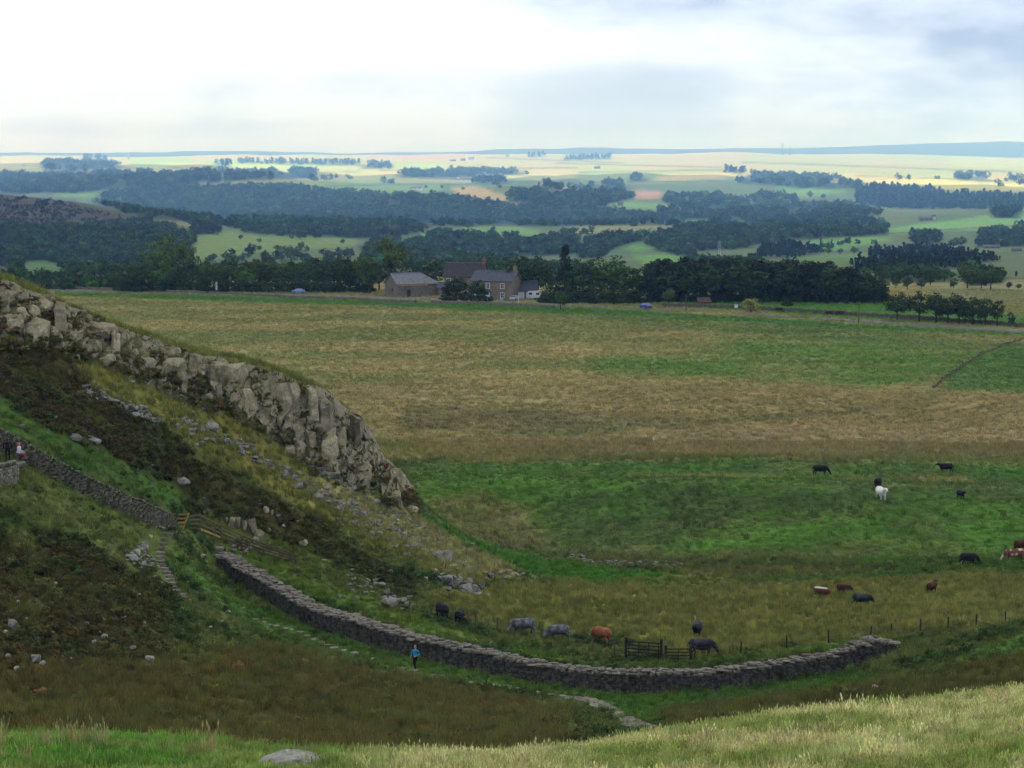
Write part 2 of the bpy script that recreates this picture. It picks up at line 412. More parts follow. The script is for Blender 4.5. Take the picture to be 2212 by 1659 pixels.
# gap: left slope, sedge bed, right bank
gap = ((GY >= 70) & (GY < 202))[..., None]
GC[:] = np.where(gap, stripes(DGREEN, OLIVE*0.9, 0, 6, 45, 60), GC)
paint([(-400,1220),(120,1140),(330,1250),(380,1400),(300,1480),(100,1510),(-400,1520)], HEATH*0.9+BRACK*0.25, 70, 150, 16, 0.9, 0.5)
paint([(-400,1400),(300,1440),(600,1400),(820,1455),(1050,1500),(1230,1540),(1250,1640),(-400,1640)], SEDGE, 70, 140, 14, 0.92, 0.55, 70)
paint([(-100,900),(60,960),(210,1060),(390,1160),(330,1210),(150,1150),(-100,1060)], OLIVE, 100, 160, 12, 0.6, 0.5)
paint([(360,1180),(480,1200),(640,1330),(900,1420),(1250,1480),(1260,1510),(900,1455),(560,1370),(420,1260)], GREEN*0.95, 100, 150, 8)
paint([(470,1170),(640,1215),(900,1330),(1150,1420),(1330,1440),(1500,1425),(1700,1400),(1950,1372),(1900,1395),(1350,1442),(900,1362),(640,1270)], lin(86,110,38), 139, 165, 8)
paint([(-400,745),(100,750),(240,830),(420,960),(620,1085),(760,1170),(900,1270),(860,1300),(640,1205),(430,1120),(200,1000),(-400,860)], HEATH, 140, 182, 20, 0.95, 0.4, 55)
paint([(-400,745),(100,750),(240,830),(420,960),(620,1085),(760,1170),(640,1160),(430,1060),(200,950),(-400,840)], BRACK, 140, 182, 22, 0.45, 0.9, 90)
paint([(-400,1240),(150,1180),(330,1270),(380,1400),(250,1480),(-400,1520)], BRACK, 70, 150, 22, 0.5, 0.9, 100)
paint([(-400,640),(0,735),(120,742),(230,800),(330,880),(240,850),(90,790),(-400,790)], HEATH*0.8+BRACK*0.5, 140, 175, 10, 0.9)
paint([(150,770),(280,800),(420,860),(560,920),(700,1020),(840,1100),(960,1160),(1120,1245),(1010,1260),(820,1180),(640,1090),(480,985),(330,900),(220,850)], SLOPE, 150, 195, 9, 0.95)
paint([(640,1015),(760,1050),(900,1110),(1000,1165),(1130,1240),(1000,1245),(900,1190),(760,1110)], lin(158,148,98), 160, 196, 9, 0.8)
paint([(-400,850),(20,860),(60,900),(220,975),(400,1070),(390,1100),(200,1020),(40,945),(-400,900)], GREEN, 138, 162, 8, 0.85)
paint([(560,1150),(700,1190),(860,1290),(950,1330),(900,1345),(700,1270),(560,1215)], lin(78,92,36), 140, 178, 10, 0.8)
paint([(1240,1480),(1400,1500),(1620,1490),(1850,1462),(2000,1440),(2300,1340),(2300,1400),(2000,1470),(1700,1515),(1400,1560),(1330,1550)], lin(62,102,32), 95, 140, 10, 0.9, 0.2)
paint([(1400,1530),(1640,1510),(1850,1480),(2050,1430),(2300,1400),(2300,1560),(1500,1600)], SEDGE*0.7+DGREEN*0.3, 75, 130, 14, 0.9, 0.5, 70)
# plateau turf on top of the crag
paint([(-400,400),(0,540),(250,650),(500,730),(740,800),(860,950),(930,1060),(860,1075),(700,880),(400,790),(-400,640)], lin(118,118,58), 164, 218, 5)
# pasture and rushes between the wall and the moor
past = ((GY >= 165) & (GY < 265) & ((GY > 205) | (_pxg > 1110+fbm(_wu*40, _wb*40, 4)*120+(188-GY)*3)))[..., None]
GC[:] = np.where(past, stripes(lin(66,82,36), lin(92,94,50), 0, 9, 30, 60), GC)
paint([(930,1280),(1200,1255),(1500,1240),(2300,1230),(2300,1350),(1900,1370),(1500,1420),(1330,1380),(1000,1330)], lin(146,138,70), 145, 200, 14, 0.8, 0.4, 60)
paint([(900,1105),(960,1125),(1200,1215),(1480,1240),(1300,1262),(1140,1240),(1000,1170)], lin(60,108,26), 170, 215, 6)
paint([(1400,1250),(1800,1240),(2300,1205),(2300,1228),(1700,1262),(1400,1270)], lin(50,88,26), 180, 205, 8, 0.9, 0.3)
paint([(900,1000),(1100,985),(1500,1010),(2300,1005),(2300,1215),(1750,1225),(1400,1210),(1120,1180),(900,1100)], lin(68,106,32), 195, 285, 20, 0.97, 0.45, 30)
paint([(1130,1090),(1300,1065),(1500,1045),(1750,1050),(2000,1065),(1850,1090),(1600,1120),(1400,1185),(1230,1180),(1150,1130)], lin(62,78,38), 195, 275, 26, 0.9, 0.45, 36)
paint([(1800,1030),(2000,1020),(2250,1040),(2250,1080),(1950,1090),(1820,1060)], lin(70,88,42), 195, 270, 14, 0.7, 0.4, 40)
paint([(930,1080),(1050,1060),(1150,1110),(1200,1180),(1100,1190),(980,1140)], lin(110,104,62), 195, 250, 12, 0.8, 0.3, 40)
paint([(1180,1180),(1500,1190),(1900,1190),(1800,1225),(1300,1215)], lin(100,98,58), 190, 235, 10, 0.6, 0.4, 50)
for pl in ([(1180,1150),(1400,1128),(1700,1120),(2000,1128),(2230,1110),(2230,1113),(2000,1132),(1700,1124),(1400,1133)], [(1300,1100),(1330,1160),(1400,1205),(1408,1205),(1338,1158),(1306,1100)], [(1600,1040),(1900,1048),(2212,1052),(2212,1055),(1900,1052),(1600,1044)]): paint(pl, lin(112,112,66), 195, 290, 3, 0.6, 0.3, 60)
# moor
moor = ((GY >= 264+fbm(_wu*12, _wb*30, 5)*95-8*np.sin(_wu*9)) & (GY < 700))[..., None]
GC[:] = np.where(moor, stripes(TAN, OLIVE*0.8+TAN*0.25, 0, 12, 16, 34), GC)
paint([(700,820),(1000,830),(1700,830),(2300,850),(2300,1010),(1400,1000),(950,985),(800,940)], BROWN, 255, 400, 14, 0.85, 0.2, 30)
paint([(1080,1000),(1300,985),(1650,992),(1900,975),(2300,985),(2300,1012),(1700,1012),(1200,1015)], lin(64,100,34), 240, 300, 14, 0.75, 0.5, 40)
paint([(720,830),(1100,850),(1300,875),(900,865)], lin(136,124,82), 255, 420, 8, 0.8, 0.3, 60)
paint([(950,955),(1400,935),(1800,920),(2300,925),(2300,985),(1700,985),(1300,975)], lin(128,114,76), 255, 330, 9, 0.75, 0.3, 60)
paint([(880,880),(1200,880),(1500,905),(1250,925),(1000,935),(850,925)], lin(78,76,44), 255, 380, 10, 0.7, 0.4, 50)
paint([(1000,940),(1300,918),(1500,905),(1900,880),(1900,890),(1500,918),(1200,945)], lin(58,74,34), 255, 380, 5, 0.7, 0.3, 50)
paint([(1300,770),(1600,740),(2000,760),(2100,800),(1900,830),(1500,815),(1250,800)], lin(66,106,30), 320, 560, 20, 0.85, 0.4, 30)
paint([(1500,720),(1800,725),(2300,770),(2300,830),(2000,800),(1600,760)], lin(72,108,32), 330, 600, 16, 0.7, 0.5, 40)
paint([(950,668),(1250,685),(1700,730),(2100,760),(2300,790),(2300,760),(1900,710),(1500,680),(1100,655)], lin(72,98,40), 380, 640, 6, 0.85, 0.4, 50)
paint([(2040,800),(2180,745),(2300,740),(2300,850),(2050,845)], lin(64,96,34), 320, 520, 8, 0.9)
paint([(120,628),(500,638),(900,652),(1300,668),(1700,690),(2000,706),(2300,722),(2300,730),(1900,712),(1400,684),(900,665),(500,652),(120,640)], lin(52,98,28), 400, 720, 3, 0.95)
paint([(120,600),(600,628),(1000,640),(1000,650),(500,640),(120,632)], lin(112,108,66), 540, 900, 4, 0.7, 0.4, 60)
paint([(1430,645),(1700,648),(1950,655),(2250,690),(2300,712),(1900,690),(1500,664)], lin(64,110,34), 480, 760, 3, 0.95)
paint([(2050,610),(2300,600),(2300,640),(2150,650),(2000,640)], lin(120,122,80), 560, 900, 4, 0.8)
# far country
far = (GY >= 760)[..., None]
GC[:] = np.where(far, stripes(FFIELD, FFIELD*0.8+FPALE*0.12, 0, 21, 24, 10), GC)
GC[:] = np.where((GY >= fd(5600))[..., None], stripes(FPALE, lin(132,142,80), 0, 23, 22, 20), GC)
GC[:] = np.where((GY >= fd(11000))[..., None], lin(60,62,50), GC)
MOORH = lin(50,46,34)
for poly, c in (
    ([(-200,400),(0,418),(150,430),(300,470),(400,510),(330,485),(200,490),(0,490),(-200,490)], MOORH),
    ([(0,340),(280,342),(420,338),(660,334),(660,340),(0,352)], lin(150,140,92)),
    ([(270,344),(400,340),(440,350),(300,362)], lin(120,150,70)), ([(450,350),(520,348),(640,352),(780,358),(640,362),(460,358)], lin(120,158,72)),
    ([(660,334),(900,330),(1100,336),(900,342)], lin(150,120,92)),
    ([(820,366),(900,356),(970,356),(930,366)], lin(126,160,82)),
    ([(974,404),(1030,402),(1158,443),(1100,440),(990,424)], lin(150,134,92)), ([(1150,395),(1330,418),(1300,420),(1160,402)], lin(140,124,92)),
    ([(1367,411),(1428,411),(1428,429),(1370,429)], lin(150,120,98)),
    ([(996,490),(1090,484),(1169,500),(1160,510),(1000,505)], lin(92,132,66)), ([(899,506),(960,490),(985,494),(920,510)], lin(92,128,66)),
    ([(1176,514),(1250,485),(1480,484),(1420,500),(1284,505)], lin(112,120,72)), ([(1313,432),(1464,446),(1430,452),(1330,448)], lin(96,138,70)),
    ([(1363,552),(1478,546),(1470,568),(1400,574)], lin(88,132,58)), ([(1340,535),(1370,525),(1420,535),(1380,545)], lin(88,132,58)),
    ([(1909,496),(2000,482),(2300,446),(2300,486),(2050,500),(1920,504)], lin(98,142,70)), ([(1747,524),(1830,512),(1920,509),(1920,522),(1820,537),(1760,542)], lin(92,138,64)),
    ([(1477,478),(1690,470),(1650,480),(1480,488)], lin(92,132,66)), ([(1620,575),(1740,550),(1890,546),(1850,562),(1760,580)], lin(84,112,54)),
    ([(1675,404),(1740,400),(1840,415),(1720,424)], lin(92,132,66)), ([(1250,372),(1600,366),(1600,392),(1400,396),(1250,392)], lin(108,128,72)),
    ([(400,395),(560,384),(700,388),(690,398),(440,402)], lin(112,118,72)), ([(120,415),(210,420),(200,428),(120,425)], lin(92,128,66)),
    ([(400,520),(480,498),(770,516),(770,530),(560,545),(420,560)], lin(98,120,58)), ([(54,570),(110,560),(170,590),(90,600)], lin(64,100,40)),
    ([(340,472),(400,474),(420,490),(380,486)], lin(112,110,72)), ([(560,400),(760,392),(960,396),(960,410),(760,420),(640,412)], lin(92,122,66)),
    ([(2050,330),(2300,352),(2300,372),(2050,360)], lin(140,150,84)), ([(1830,395),(2000,385),(2300,398),(2300,412),(2060,412)], lin(150,150,84)),
    ([(1416,380),(1590,372),(1600,382),(1420,390)], lin(160,146,92))):
    paint(poly, c, 760, 11000, 5, 0.95)
# ground under the far woods
WOODS = [
 ([(-150,430),(0,428),(150,440),(300,478),(380,505),(300,490),(150,488),(0,486),(-150,486)], 6),
 ([(205,436),(240,420),(330,408),(480,406),(640,408),(708,420),(870,424),(960,430),(1068,442),(1111,450),(1240,450),(1300,456),(1475,474),(1475,488),(1300,488),(1176,490),(1093,488),(996,490),(940,488),(881,508),(840,516),(700,512),(560,504),(480,486),(340,474),(260,458)], 0),
 ([(1100,418),(1195,414),(1302,424),(1310,446),(1195,448),(1105,436)], 0), ([(1154,396),(1302,420),(1290,424),(1150,401)], 0),
 ([(924,502),(990,510),(1100,512),(1250,516),(1250,545),(1100,560),(1000,545),(924,520)], 0), ([(1277,516),(1330,508),(1400,512),(1504,520),(1504,560),(1440,545),(1390,520),(1330,532),(1290,560),(1240,560)], 0),
 ([(1589,394),(1618,376),(1682,384),(1794,388),(1812,408),(1700,404)], 0), ([(1801,388),(1870,404),(1860,410),(1805,402)], 0),
 ([(1848,415),(1880,404),(2000,408),(2050,420),(2300,424),(2300,446),(2100,452),(2000,452),(1900,446),(1850,438)], 1),
 ([(1434,422),(1520,426),(1600,436),(1618,450),(1560,460),(1480,452),(1434,434)], 0), ([(1620,434),(1640,422),(1720,434),(1725,446),(1640,448)], 0),
 ([(1600,476),(1800,466),(1900,484),(1920,508),(1800,514),(1700,520),(1600,536),(1480,545),(1416,540),(1416,506),(1520,486)], 0), ([(1416,456),(1690,452),(1690,468),(1560,472),(1416,474)], 0),
 ([(1690,450),(1850,446),(1900,466),(1800,468),(1690,470)], 0),
 ([(0,380),(144,384),(259,377),(396,376),(684,372),(684,384),(432,394),(252,408),(166,415),(0,418)], 0), ([(90,352),(150,345),(262,354),(260,363),(150,372),(90,366)], 0),
 ([(511,348),(778,351),(778,357),(515,353)], 1), ([(464,350),(500,350),(500,359),(466,358)], 1), ([(176,338),(230,337),(230,344),(178,345)], 1),
 ([(780,355),(850,353),(850,364),(780,366)], 0), ([(860,376),(1050,368),(1140,370),(1130,378),(960,384),(865,382)], 0), ([(1020,388),(1105,390),(1105,397),(1020,396)], 0), ([(1270,398),(1362,402),(1360,410),(1272,406)], 0), ([(1140,333),(1180,333),(1180,340),(1142,340)], 1), ([(1215,338),(1320,336),(1320,344),(1220,346)], 1),
 ([(1565,366),(1610,370),(1605,374),(1565,371)], 1), ([(1355,384),(1398,384),(1398,392),(1358,393)], 0), ([(2065,380),(2135,382),(2135,390),(2068,388)], 0), ([(1920,386),(1990,384),(2030,390),(1925,394)], 2), ([(2140,390),(2250,380),(2250,402),(2160,408)], 2),
 ([(1300,420),(1360,412),(1370,430),(1310,440)], 0), ([(640,385),(780,382),(800,390),(650,394)], 2), ([(820,392),(860,392),(860,400),(820,400)], 2),
 ([(0,492),(100,496),(200,488),(330,484),(400,505),(420,525),(410,550),(330,595),(260,615),(170,620),(110,560),(54,566),(60,625),(0,625),(-150,625),(-150,490)], 3), ([(-100,600),(260,596),(300,625),(-100,628)], 3), ([(-150,415),(60,428),(150,444),(100,448),(0,436),(-150,430)], 4),
 ([(414,480),(475,478),(475,504),(420,508)], 3), ([(480,498),(640,512),(760,520),(640,518),(480,504)], 2), ([(440,545),(560,540),(760,548),(780,585),(600,595),(420,590)], 2), ([(775,530),(870,520),(880,580),(780,580)], 3),
 ([(870,565),(880,524),(930,522),(1000,531),(1060,550),(1115,570),(1100,590),(900,595)], 3), ([(1100,570),(1280,575),(1280,600),(1100,600)], 0),
 ([(1632,557),(1640,536),(1686,528),(1733,532),(1776,548),(1700,560)], 5), ([(1837,575),(1902,542),(1992,534),(2100,548),(2165,563),(2064,580),(1866,590)], 5),
 ([(1970,506),(2035,506),(2035,526),(1972,526)], 0), ([(2110,508),(2160,490),(2300,496),(2300,532),(2110,534)], 0), ([(2140,456),(2205,456),(2205,472),(2142,472)], 0), ([(1770,528),(1830,526),(1900,530),(1830,540),(1775,542)], 2), ([(1900,585),(2000,588),(2070,600),(2000,612),(1900,608)], 3), ([(2075,580),(2170,588),(2170,612),(2090,618)], 3), ([(2170,595),(2300,600),(2300,625),(2180,615)], 2), ([(1480,560),(1640,560),(1640,590),(1480,590)], 0),
 ([(1050,400),(1090,398),(1090,404),(1050,404)], 2), ([(1300,470),(1400,468),(1410,476),(1310,478)], 0), ([(1210,500),(1280,498),(1290,512),(1215,514)], 2)]
for poly, k in WOODS:
    if k not in (2, 6): paint(poly, FWOOD if k != 4 else MOORH, 600 if k == 3 else 760, 11500, 4, 0.9)
# darker hedge lines between the far fields, running across and away
for (x0, y0, x1, y1) in ((1250,372,1600,366),(1250,394,1600,390),(700,402,1000,396),(1416,430,1590,445),(900,385,1250,392),(1900,505,2212,486),(1740,545,1890,543),(120,365,460,360),(820,368,1250,362),(1600,350,2212,372),(1850,380,2212,392),(1480,488,1700,482),(970,384,1150,396),(500,378,780,370),(1050,340,1350,352),(1200,352,1560,362)):
    paint([(x0,y0-1.2),(x1,y1-1.2),(x1,y1+1.2),(x0,y0+1.2)], FWOOD*1.6, 760, 11000, 1.2, 0.7)

# ------------------------------------------------------------------ ground mesh and material
def ground_mat():
    m, t, b = new_mat('ground', 0.95, 0.1)
    at_ = N(t, 'ShaderNodeAttribute'); at_.attribute_name = 'tint'
    co = N(t, 'ShaderNodeTexCoord').outputs['Object']
    n1 = ntex(t, 0.9, 4, 0.65, co); n2 = ntex(t, 0.11, 3, 0.6, co, (1, 2.2, 1)); n3 = ntex(t, 0.012, 2, 0.6, co)
    v = N(t, 'ShaderNodeHueSaturation'); t.links.new(at_.outputs['Color'], v.inputs['Color'])
    val = N(t, 'ShaderNodeMath', operation='MULTIPLY'); t.links.new(ramp(t, n1, 0.30, 0.70, 0.62, 1.3), val.inputs[0]); t.links.new(ramp(t, n2, 0.30, 0.70, 0.72, 1.22), val.inputs[1])
    t.links.new(val.outputs[0], v.inputs['Value']); t.links.new(ramp(t, n3, 0.3, 0.7, 0.488, 0.512), v.inputs['Hue'])
    t.links.new(v.outputs[0], b.inputs['Base Color'])
    bump(t, b, n1, 0.7, 0.35)
    return m
GM = ground_mat()
nr, nc = GX.shape
_idx = np.arange(nr*nc).reshape(nr, nc)
_F = np.stack([_idx[:-1, :-1], _idx[:-1, 1:], _idx[1:, 1:], _idx[1:, :-1]], -1).reshape(-1, 4)
gme = mesh_np('terrain', np.stack([GX, GY, GZ], -1).reshape(-1, 3), _F, GM, True)
col_attr(gme, 'tint', GC.reshape(-1, 3))
terrain = tag(link('terrain', gme), 'moorland valley with wall-top pasture, rough grazing and far fields', kind='structure')
def tint_at(x, y):
    u, b = uv_of(x, y)
    iu = np.clip(np.searchsorted(GU, u), 0, len(GU)-1); ib = np.clip(np.searchsorted(GB, b), 0, len(GB)-1)
    return GC[ib, iu]

# ------------------------------------------------------------------ clouds over the near country (they keep the sun off it; the far hills lie in the sun)
def build_cloud():
    xs = np.linspace(-20000, 20000, 110); ts = np.linspace(0, 1, 70)
    X, T = np.meshgrid(xs, ts)
    e = np.interp(xs, [-20000, -4500, -1500, 300, 1600, 20000], [16000, 15600, 14600, 13000, 10200, 9200])+fbm(xs/1300+3, xs*0+1.5, 4)*1800
    Y = -13000+T*(e[None, :]+13000)
    Z = 2000+fbm(X/2200+9, Y/2200, 4)*600
    i = np.arange(X.size).reshape(X.shape)
    F = np.stack([i[:-1, :-1], i[:-1, 1:], i[1:, 1:], i[1:, :-1]], -1).reshape(-1, 4)
    m = bpy.data.materials.new('cloud'); m.use_nodes = True; t = m.node_tree; t.nodes.clear()
    o = N(t, 'ShaderNodeOutputMaterial'); tr = N(t, 'ShaderNodeBsdfTranslucent'); df = N(t, 'ShaderNodeBsdfDiffuse'); mx = N(t, 'ShaderNodeMixShader')
    tr.inputs[0].default_value = (1.0, 0.98, 0.94, 1); df.inputs[0].default_value = (0.62, 0.61, 0.60, 1)
    # unseen cloud shaped to darken near ground: passes more sun towards its southern edge
    n = ntex(t, 0.0008, 5, 0.6); co = N(t, 'ShaderNodeTexCoord'); sp = N(t, 'ShaderNodeSeparateXYZ'); t.links.new(co.outputs['Object'], sp.inputs[0])
    ad = N(t, 'ShaderNodeMath', operation='ADD'); t.links.new(ramp(t, n, 0.3, 0.7, -0.12, 0.12), ad.inputs[0]); t.links.new(ramp(t, sp.outputs[1], 0, 8000, 0.72, 0.18), ad.inputs[1]); t.links.new(ad.outputs[0], mx.inputs[0])
    t.links.new(tr.outputs[0], mx.inputs[1]); t.links.new(df.outputs[0], mx.inputs[2]); t.links.new(mx.outputs[0], o.inputs[0])
    me = mesh_np('cloud', np.stack([X, Y, Z], -1).reshape(-1, 3), F, m, True)
    tag(link('cloud', me), kind='structure')
    # a second bank over the far moors
    xs = np.linspace(-20000, 20000, 60); ys = np.linspace(29000, 40000, 30); X, Y = np.meshgrid(xs, ys); Y = Y+fbm(X/2500, Y/2500, 3)*1200*np.sign(34000-Y); Z = 4300+fbm(X/2600+4, Y/2600, 4)*500
    i = np.arange(X.size).reshape(X.shape); F = np.stack([i[:-1, :-1], i[:-1, 1:], i[1:, 1:], i[1:, :-1]], -1).reshape(-1, 4)
    tag(link('cloud', mesh_np('cloud', np.stack([X, Y, Z], -1).reshape(-1, 3), F, m, True)), kind='structure')
build_cloud()

# ------------------------------------------------------------------ haze
def build_haze():
    V, F = box_vf((0, 26300, 240), (49600, 53200, 860)); me = mesh_np('haze', V, F)
    m = bpy.data.materials.new('haze'); m.use_nodes = True; t = m.node_tree; t.nodes.clear()
    o = N(t, 'ShaderNodeOutputMaterial'); v = N(t, 'ShaderNodeVolumePrincipled')
    v.inputs['Color'].default_value = (0.24, 0.50, 1.0, 1); v.inputs['Density'].default_value = HAZE_D; v.inputs['Anisotropy'].default_value = -0.35
    v.inputs['Absorption Color'].default_value = (1, 1, 1, 1)
    t.links.new(v.outputs[0], o.inputs['Volume'])
    me.materials.append(m)
    tag(link('haze', me), kind='stuff')
HAZE_D = 0.68e-4
build_haze()

# ================================================================== ROCK, WALLS, PATH
def rock_material(name, c_lo, c_hi, moss=(0.09, 0.10, 0.035), moss_amt=0.5, scale=1.0, stain=0.5):
    m, t, b = new_mat(name, 0.92, 0.15)
    geo = N(t, 'ShaderNodeNewGeometry'); oi = N(t, 'ShaderNodeObjectInfo')
    pos = geo.outputs['Position']
    n1 = ntex(t, 1.3*scale, 5, 0.62, pos); n2 = ntex(t, 5.0*scale, 4, 0.6, pos); n3 = ntex(t, 0.9*scale, 3, 0.5, pos, (1, 1, 0.22))
    c = mixc(t, ramp(t, n1, 0.32, 0.68), c_lo, c_hi)
    c = mixc(t, ramp(t, n2, 0.52, 0.72, 0, 0.6), c, tuple(min(1, x*1.55) for x in c_hi))          # pale lichen
    c = mixc(t, ramp(t, n3, 0.52, 0.70, 0, stain), c, tuple(x*0.32 for x in c_lo))               # dark water stains
    sp = N(t, 'ShaderNodeSeparateXYZ'); t.links.new(geo.outputs['Normal'], sp.inputs[0])
    mm = N(t, 'ShaderNodeMath', operation='MULTIPLY'); t.links.new(ramp(t, sp.outputs[2], 0.35, 0.8), mm.inputs[0]); t.links.new(ramp(t, n1, 0.40, 0.62, 0, moss_amt), mm.inputs[1])
    c = mixc(t, mm.outputs[0], c, moss)
    hs = N(t, 'ShaderNodeHueSaturation'); t.links.new(c, hs.inputs['Color']); t.links.new(ramp(t, oi.outputs['Random'], 0, 1, 0.72, 1.25), hs.inputs['Value'])
    t.links.new(hs.outputs[0], b.inputs['Base Color'])
    bump(t, b, n2, 0.6, 0.08)
    return m
M_CRAG = rock_material('crag_rock', tuple(lin(114,108,86)), tuple(lin(164,155,126)), (0.115, 0.11, 0.045), 0.7, 1.0, 0.75)
M_STONE = rock_material('field_stone', tuple(lin(114,112,102)), tuple(lin(164,162,150)), (0.08, 0.09, 0.04), 0.35, 2.5, 0.3)
M_SCREE = rock_material('scree_stone', tuple(lin(92,90,82)), tuple(lin(138,136,126)), (0.10, 0.10, 0.05), 0.35, 2.0, 0.4)
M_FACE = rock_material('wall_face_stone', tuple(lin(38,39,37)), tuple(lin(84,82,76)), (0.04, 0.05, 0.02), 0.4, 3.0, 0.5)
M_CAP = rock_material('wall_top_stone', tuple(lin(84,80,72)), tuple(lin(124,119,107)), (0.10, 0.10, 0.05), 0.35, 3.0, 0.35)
M_DRY = rock_material('drystone', tuple(lin(70,70,56)), tuple(lin(116,112,94)), (0.08, 0.09, 0.035), 0.4, 3.0, 0.5)
M_FLAG = rock_material('flagstone', tuple(lin(90,87,72)), tuple(lin(128,124,106)), (0.10, 0.10, 0.05), 0.15, 2.0, 0.2)
M_CORE = simple_mat('wall_core', (0.05, 0.05, 0.042), (0.03, 0.03, 0.025), 4.0)

def hull_mesh(name, pts, mat, sub=0, amp=0.0, seed=0, smooth=False):
    bm = bmesh.new()
    for p in pts: bm.verts.new(p)
    r = bmesh.ops.convex_hull(bm, input=bm.verts)
    bmesh.ops.delete(bm, geom=[v for v in bm.verts if not v.link_faces], context='VERTS')
    if sub:
        bmesh.ops.triangulate(bm, faces=bm.faces)
        bmesh.ops.subdivide_edges(bm, edges=bm.edges, cuts=sub, use_grid_fill=True)
        for v in bm.verts:
            q = v.co*2.3+Vector((seed*7.1, seed*3.3, 0)); v.co += v.normal*mnoise.noise(q)*amp+v.normal*mnoise.noise(q*2.7)*amp*0.5
    bmesh.ops.recalc_face_normals(bm, faces=bm.faces)
    me = bpy.data.meshes.new(name); bm.to_mesh(me); bm.free()
    me.materials.append(mat); me.polygons.foreach_set('use_smooth', [smooth]*len(me.polygons)); return me
def rock_pts(rs, n=16, flat=0.75, box=0.5):
    P = []
    for _ in range(n):
        v = np.array([rs.gauss(0, 1) for _ in range(3)]); v /= np.linalg.norm(v)
        v = np.sign(v)*np.abs(v)**(1-box*0.5); v /= max(1e-6, np.abs(v).max()*0.5+0.5*np.linalg.norm(v)); v[2] *= flat
        P.append(tuple(v*rs.uniform(0.82, 1.05)))
    return P
_rs = random.Random(5)
ROCKS = [hull_mesh('rock', rock_pts(_rs, 17, _rs.uniform(0.6, 0.95), 0.7), M_STONE) for _ in range(8)]
def with_mat(meshes, mat, name=None):
    out = []
    for m in meshes:
        c = m.copy(); c.materials.clear(); c.materials.append(mat); out.append(c)
    return out
def column_mesh(seed):
    """an upright block of dolerite: unit width, depth and height, foot at z = 0"""
    rs = random.Random(seed); k = rs.choice((4, 5, 5, 6)); ang = sorted(2*math.pi*(i+rs.uniform(-0.28, 0.28))/k for i in range(k))
    lev = [0, 0.2, 0.42, 0.63, 0.82, 0.95, 1.0]; P = []; bm = bmesh.new(); rings = []
    lx, ly = rs.uniform(-0.06, 0.06), rs.uniform(0.0, 0.12); tx, ty = rs.uniform(-0.5, 0.5), rs.uniform(-0.1, 0.5)
    for li, z in enumerate(lev):
        r = []
        s = (0.56, 0.56, 0.54, 0.54, 0.52, 0.49, 0.40)[li]*rs.uniform(0.86, 1.10)
        for a in ang:
            x, y = math.cos(a)*s+lx*z, math.sin(a)*s+ly*z
            zz = z+(x*tx+y*ty*0.6 if li > 3 else 0)*(0.35 if li < 6 else 1.0)
            r.append(bm.verts.new((x+rs.uniform(-0.025, 0.025), y+rs.uniform(-0.03, 0.03), zz+(rs.uniform(-0.03, 0.03) if 0 < li else 0))))
        rings.append(r)
    for a, b in zip(rings[:-1], rings[1:]):
        for i in range(k): bm.faces.new((a[i], a[(i+1) % k], b[(i+1) % k], b[i]))
    bm.faces.new(rings[-1]); bm.faces.new(rings[0][::-1])
    bmesh.ops.triangulate(bm, faces=bm.faces); bmesh.ops.subdivide_edges(bm, edges=bm.edges, cuts=1, use_grid_fill=True)
    for v in bm.verts:
        q = Vector((v.co.x*3, v.co.y*3, v.co.z*6))+Vector((seed*5.7, 0, seed)); n_ = v.normal
        v.co += n_*(mnoise.noise(q)*0.055+mnoise.noise(q*2.3)*0.03)
    me = bpy.data.meshes.new('rock_column'); bm.to_mesh(me); bm.free(); me.materials.append(M_CRAG)
    me.polygons.foreach_set('use_smooth', [False]*len(me.polygons)); return me
COLS = [column_mesh(s) for s in range(20)]
CRAGBLK = [hull_mesh('rock_block', rock_pts(_rs, 20, 0.95, 0.95), M_CRAG, 1, 0.10, i) for i in range(8)]
TOPL = [(-160,560),(0,612),(100,650),(200,690),(300,728),(400,765),(500,790),(600,812),(700,852),(780,910),(810,960),(830,1000),(880,1040),(898,1075)]
BASL = [(-160,735),(0,742),(110,745),(180,765),(280,802),(330,830),(400,852),(480,882),(550,915),(620,965),(680,1005),(750,1038),(820,1078),(870,1092),(898,1106)]
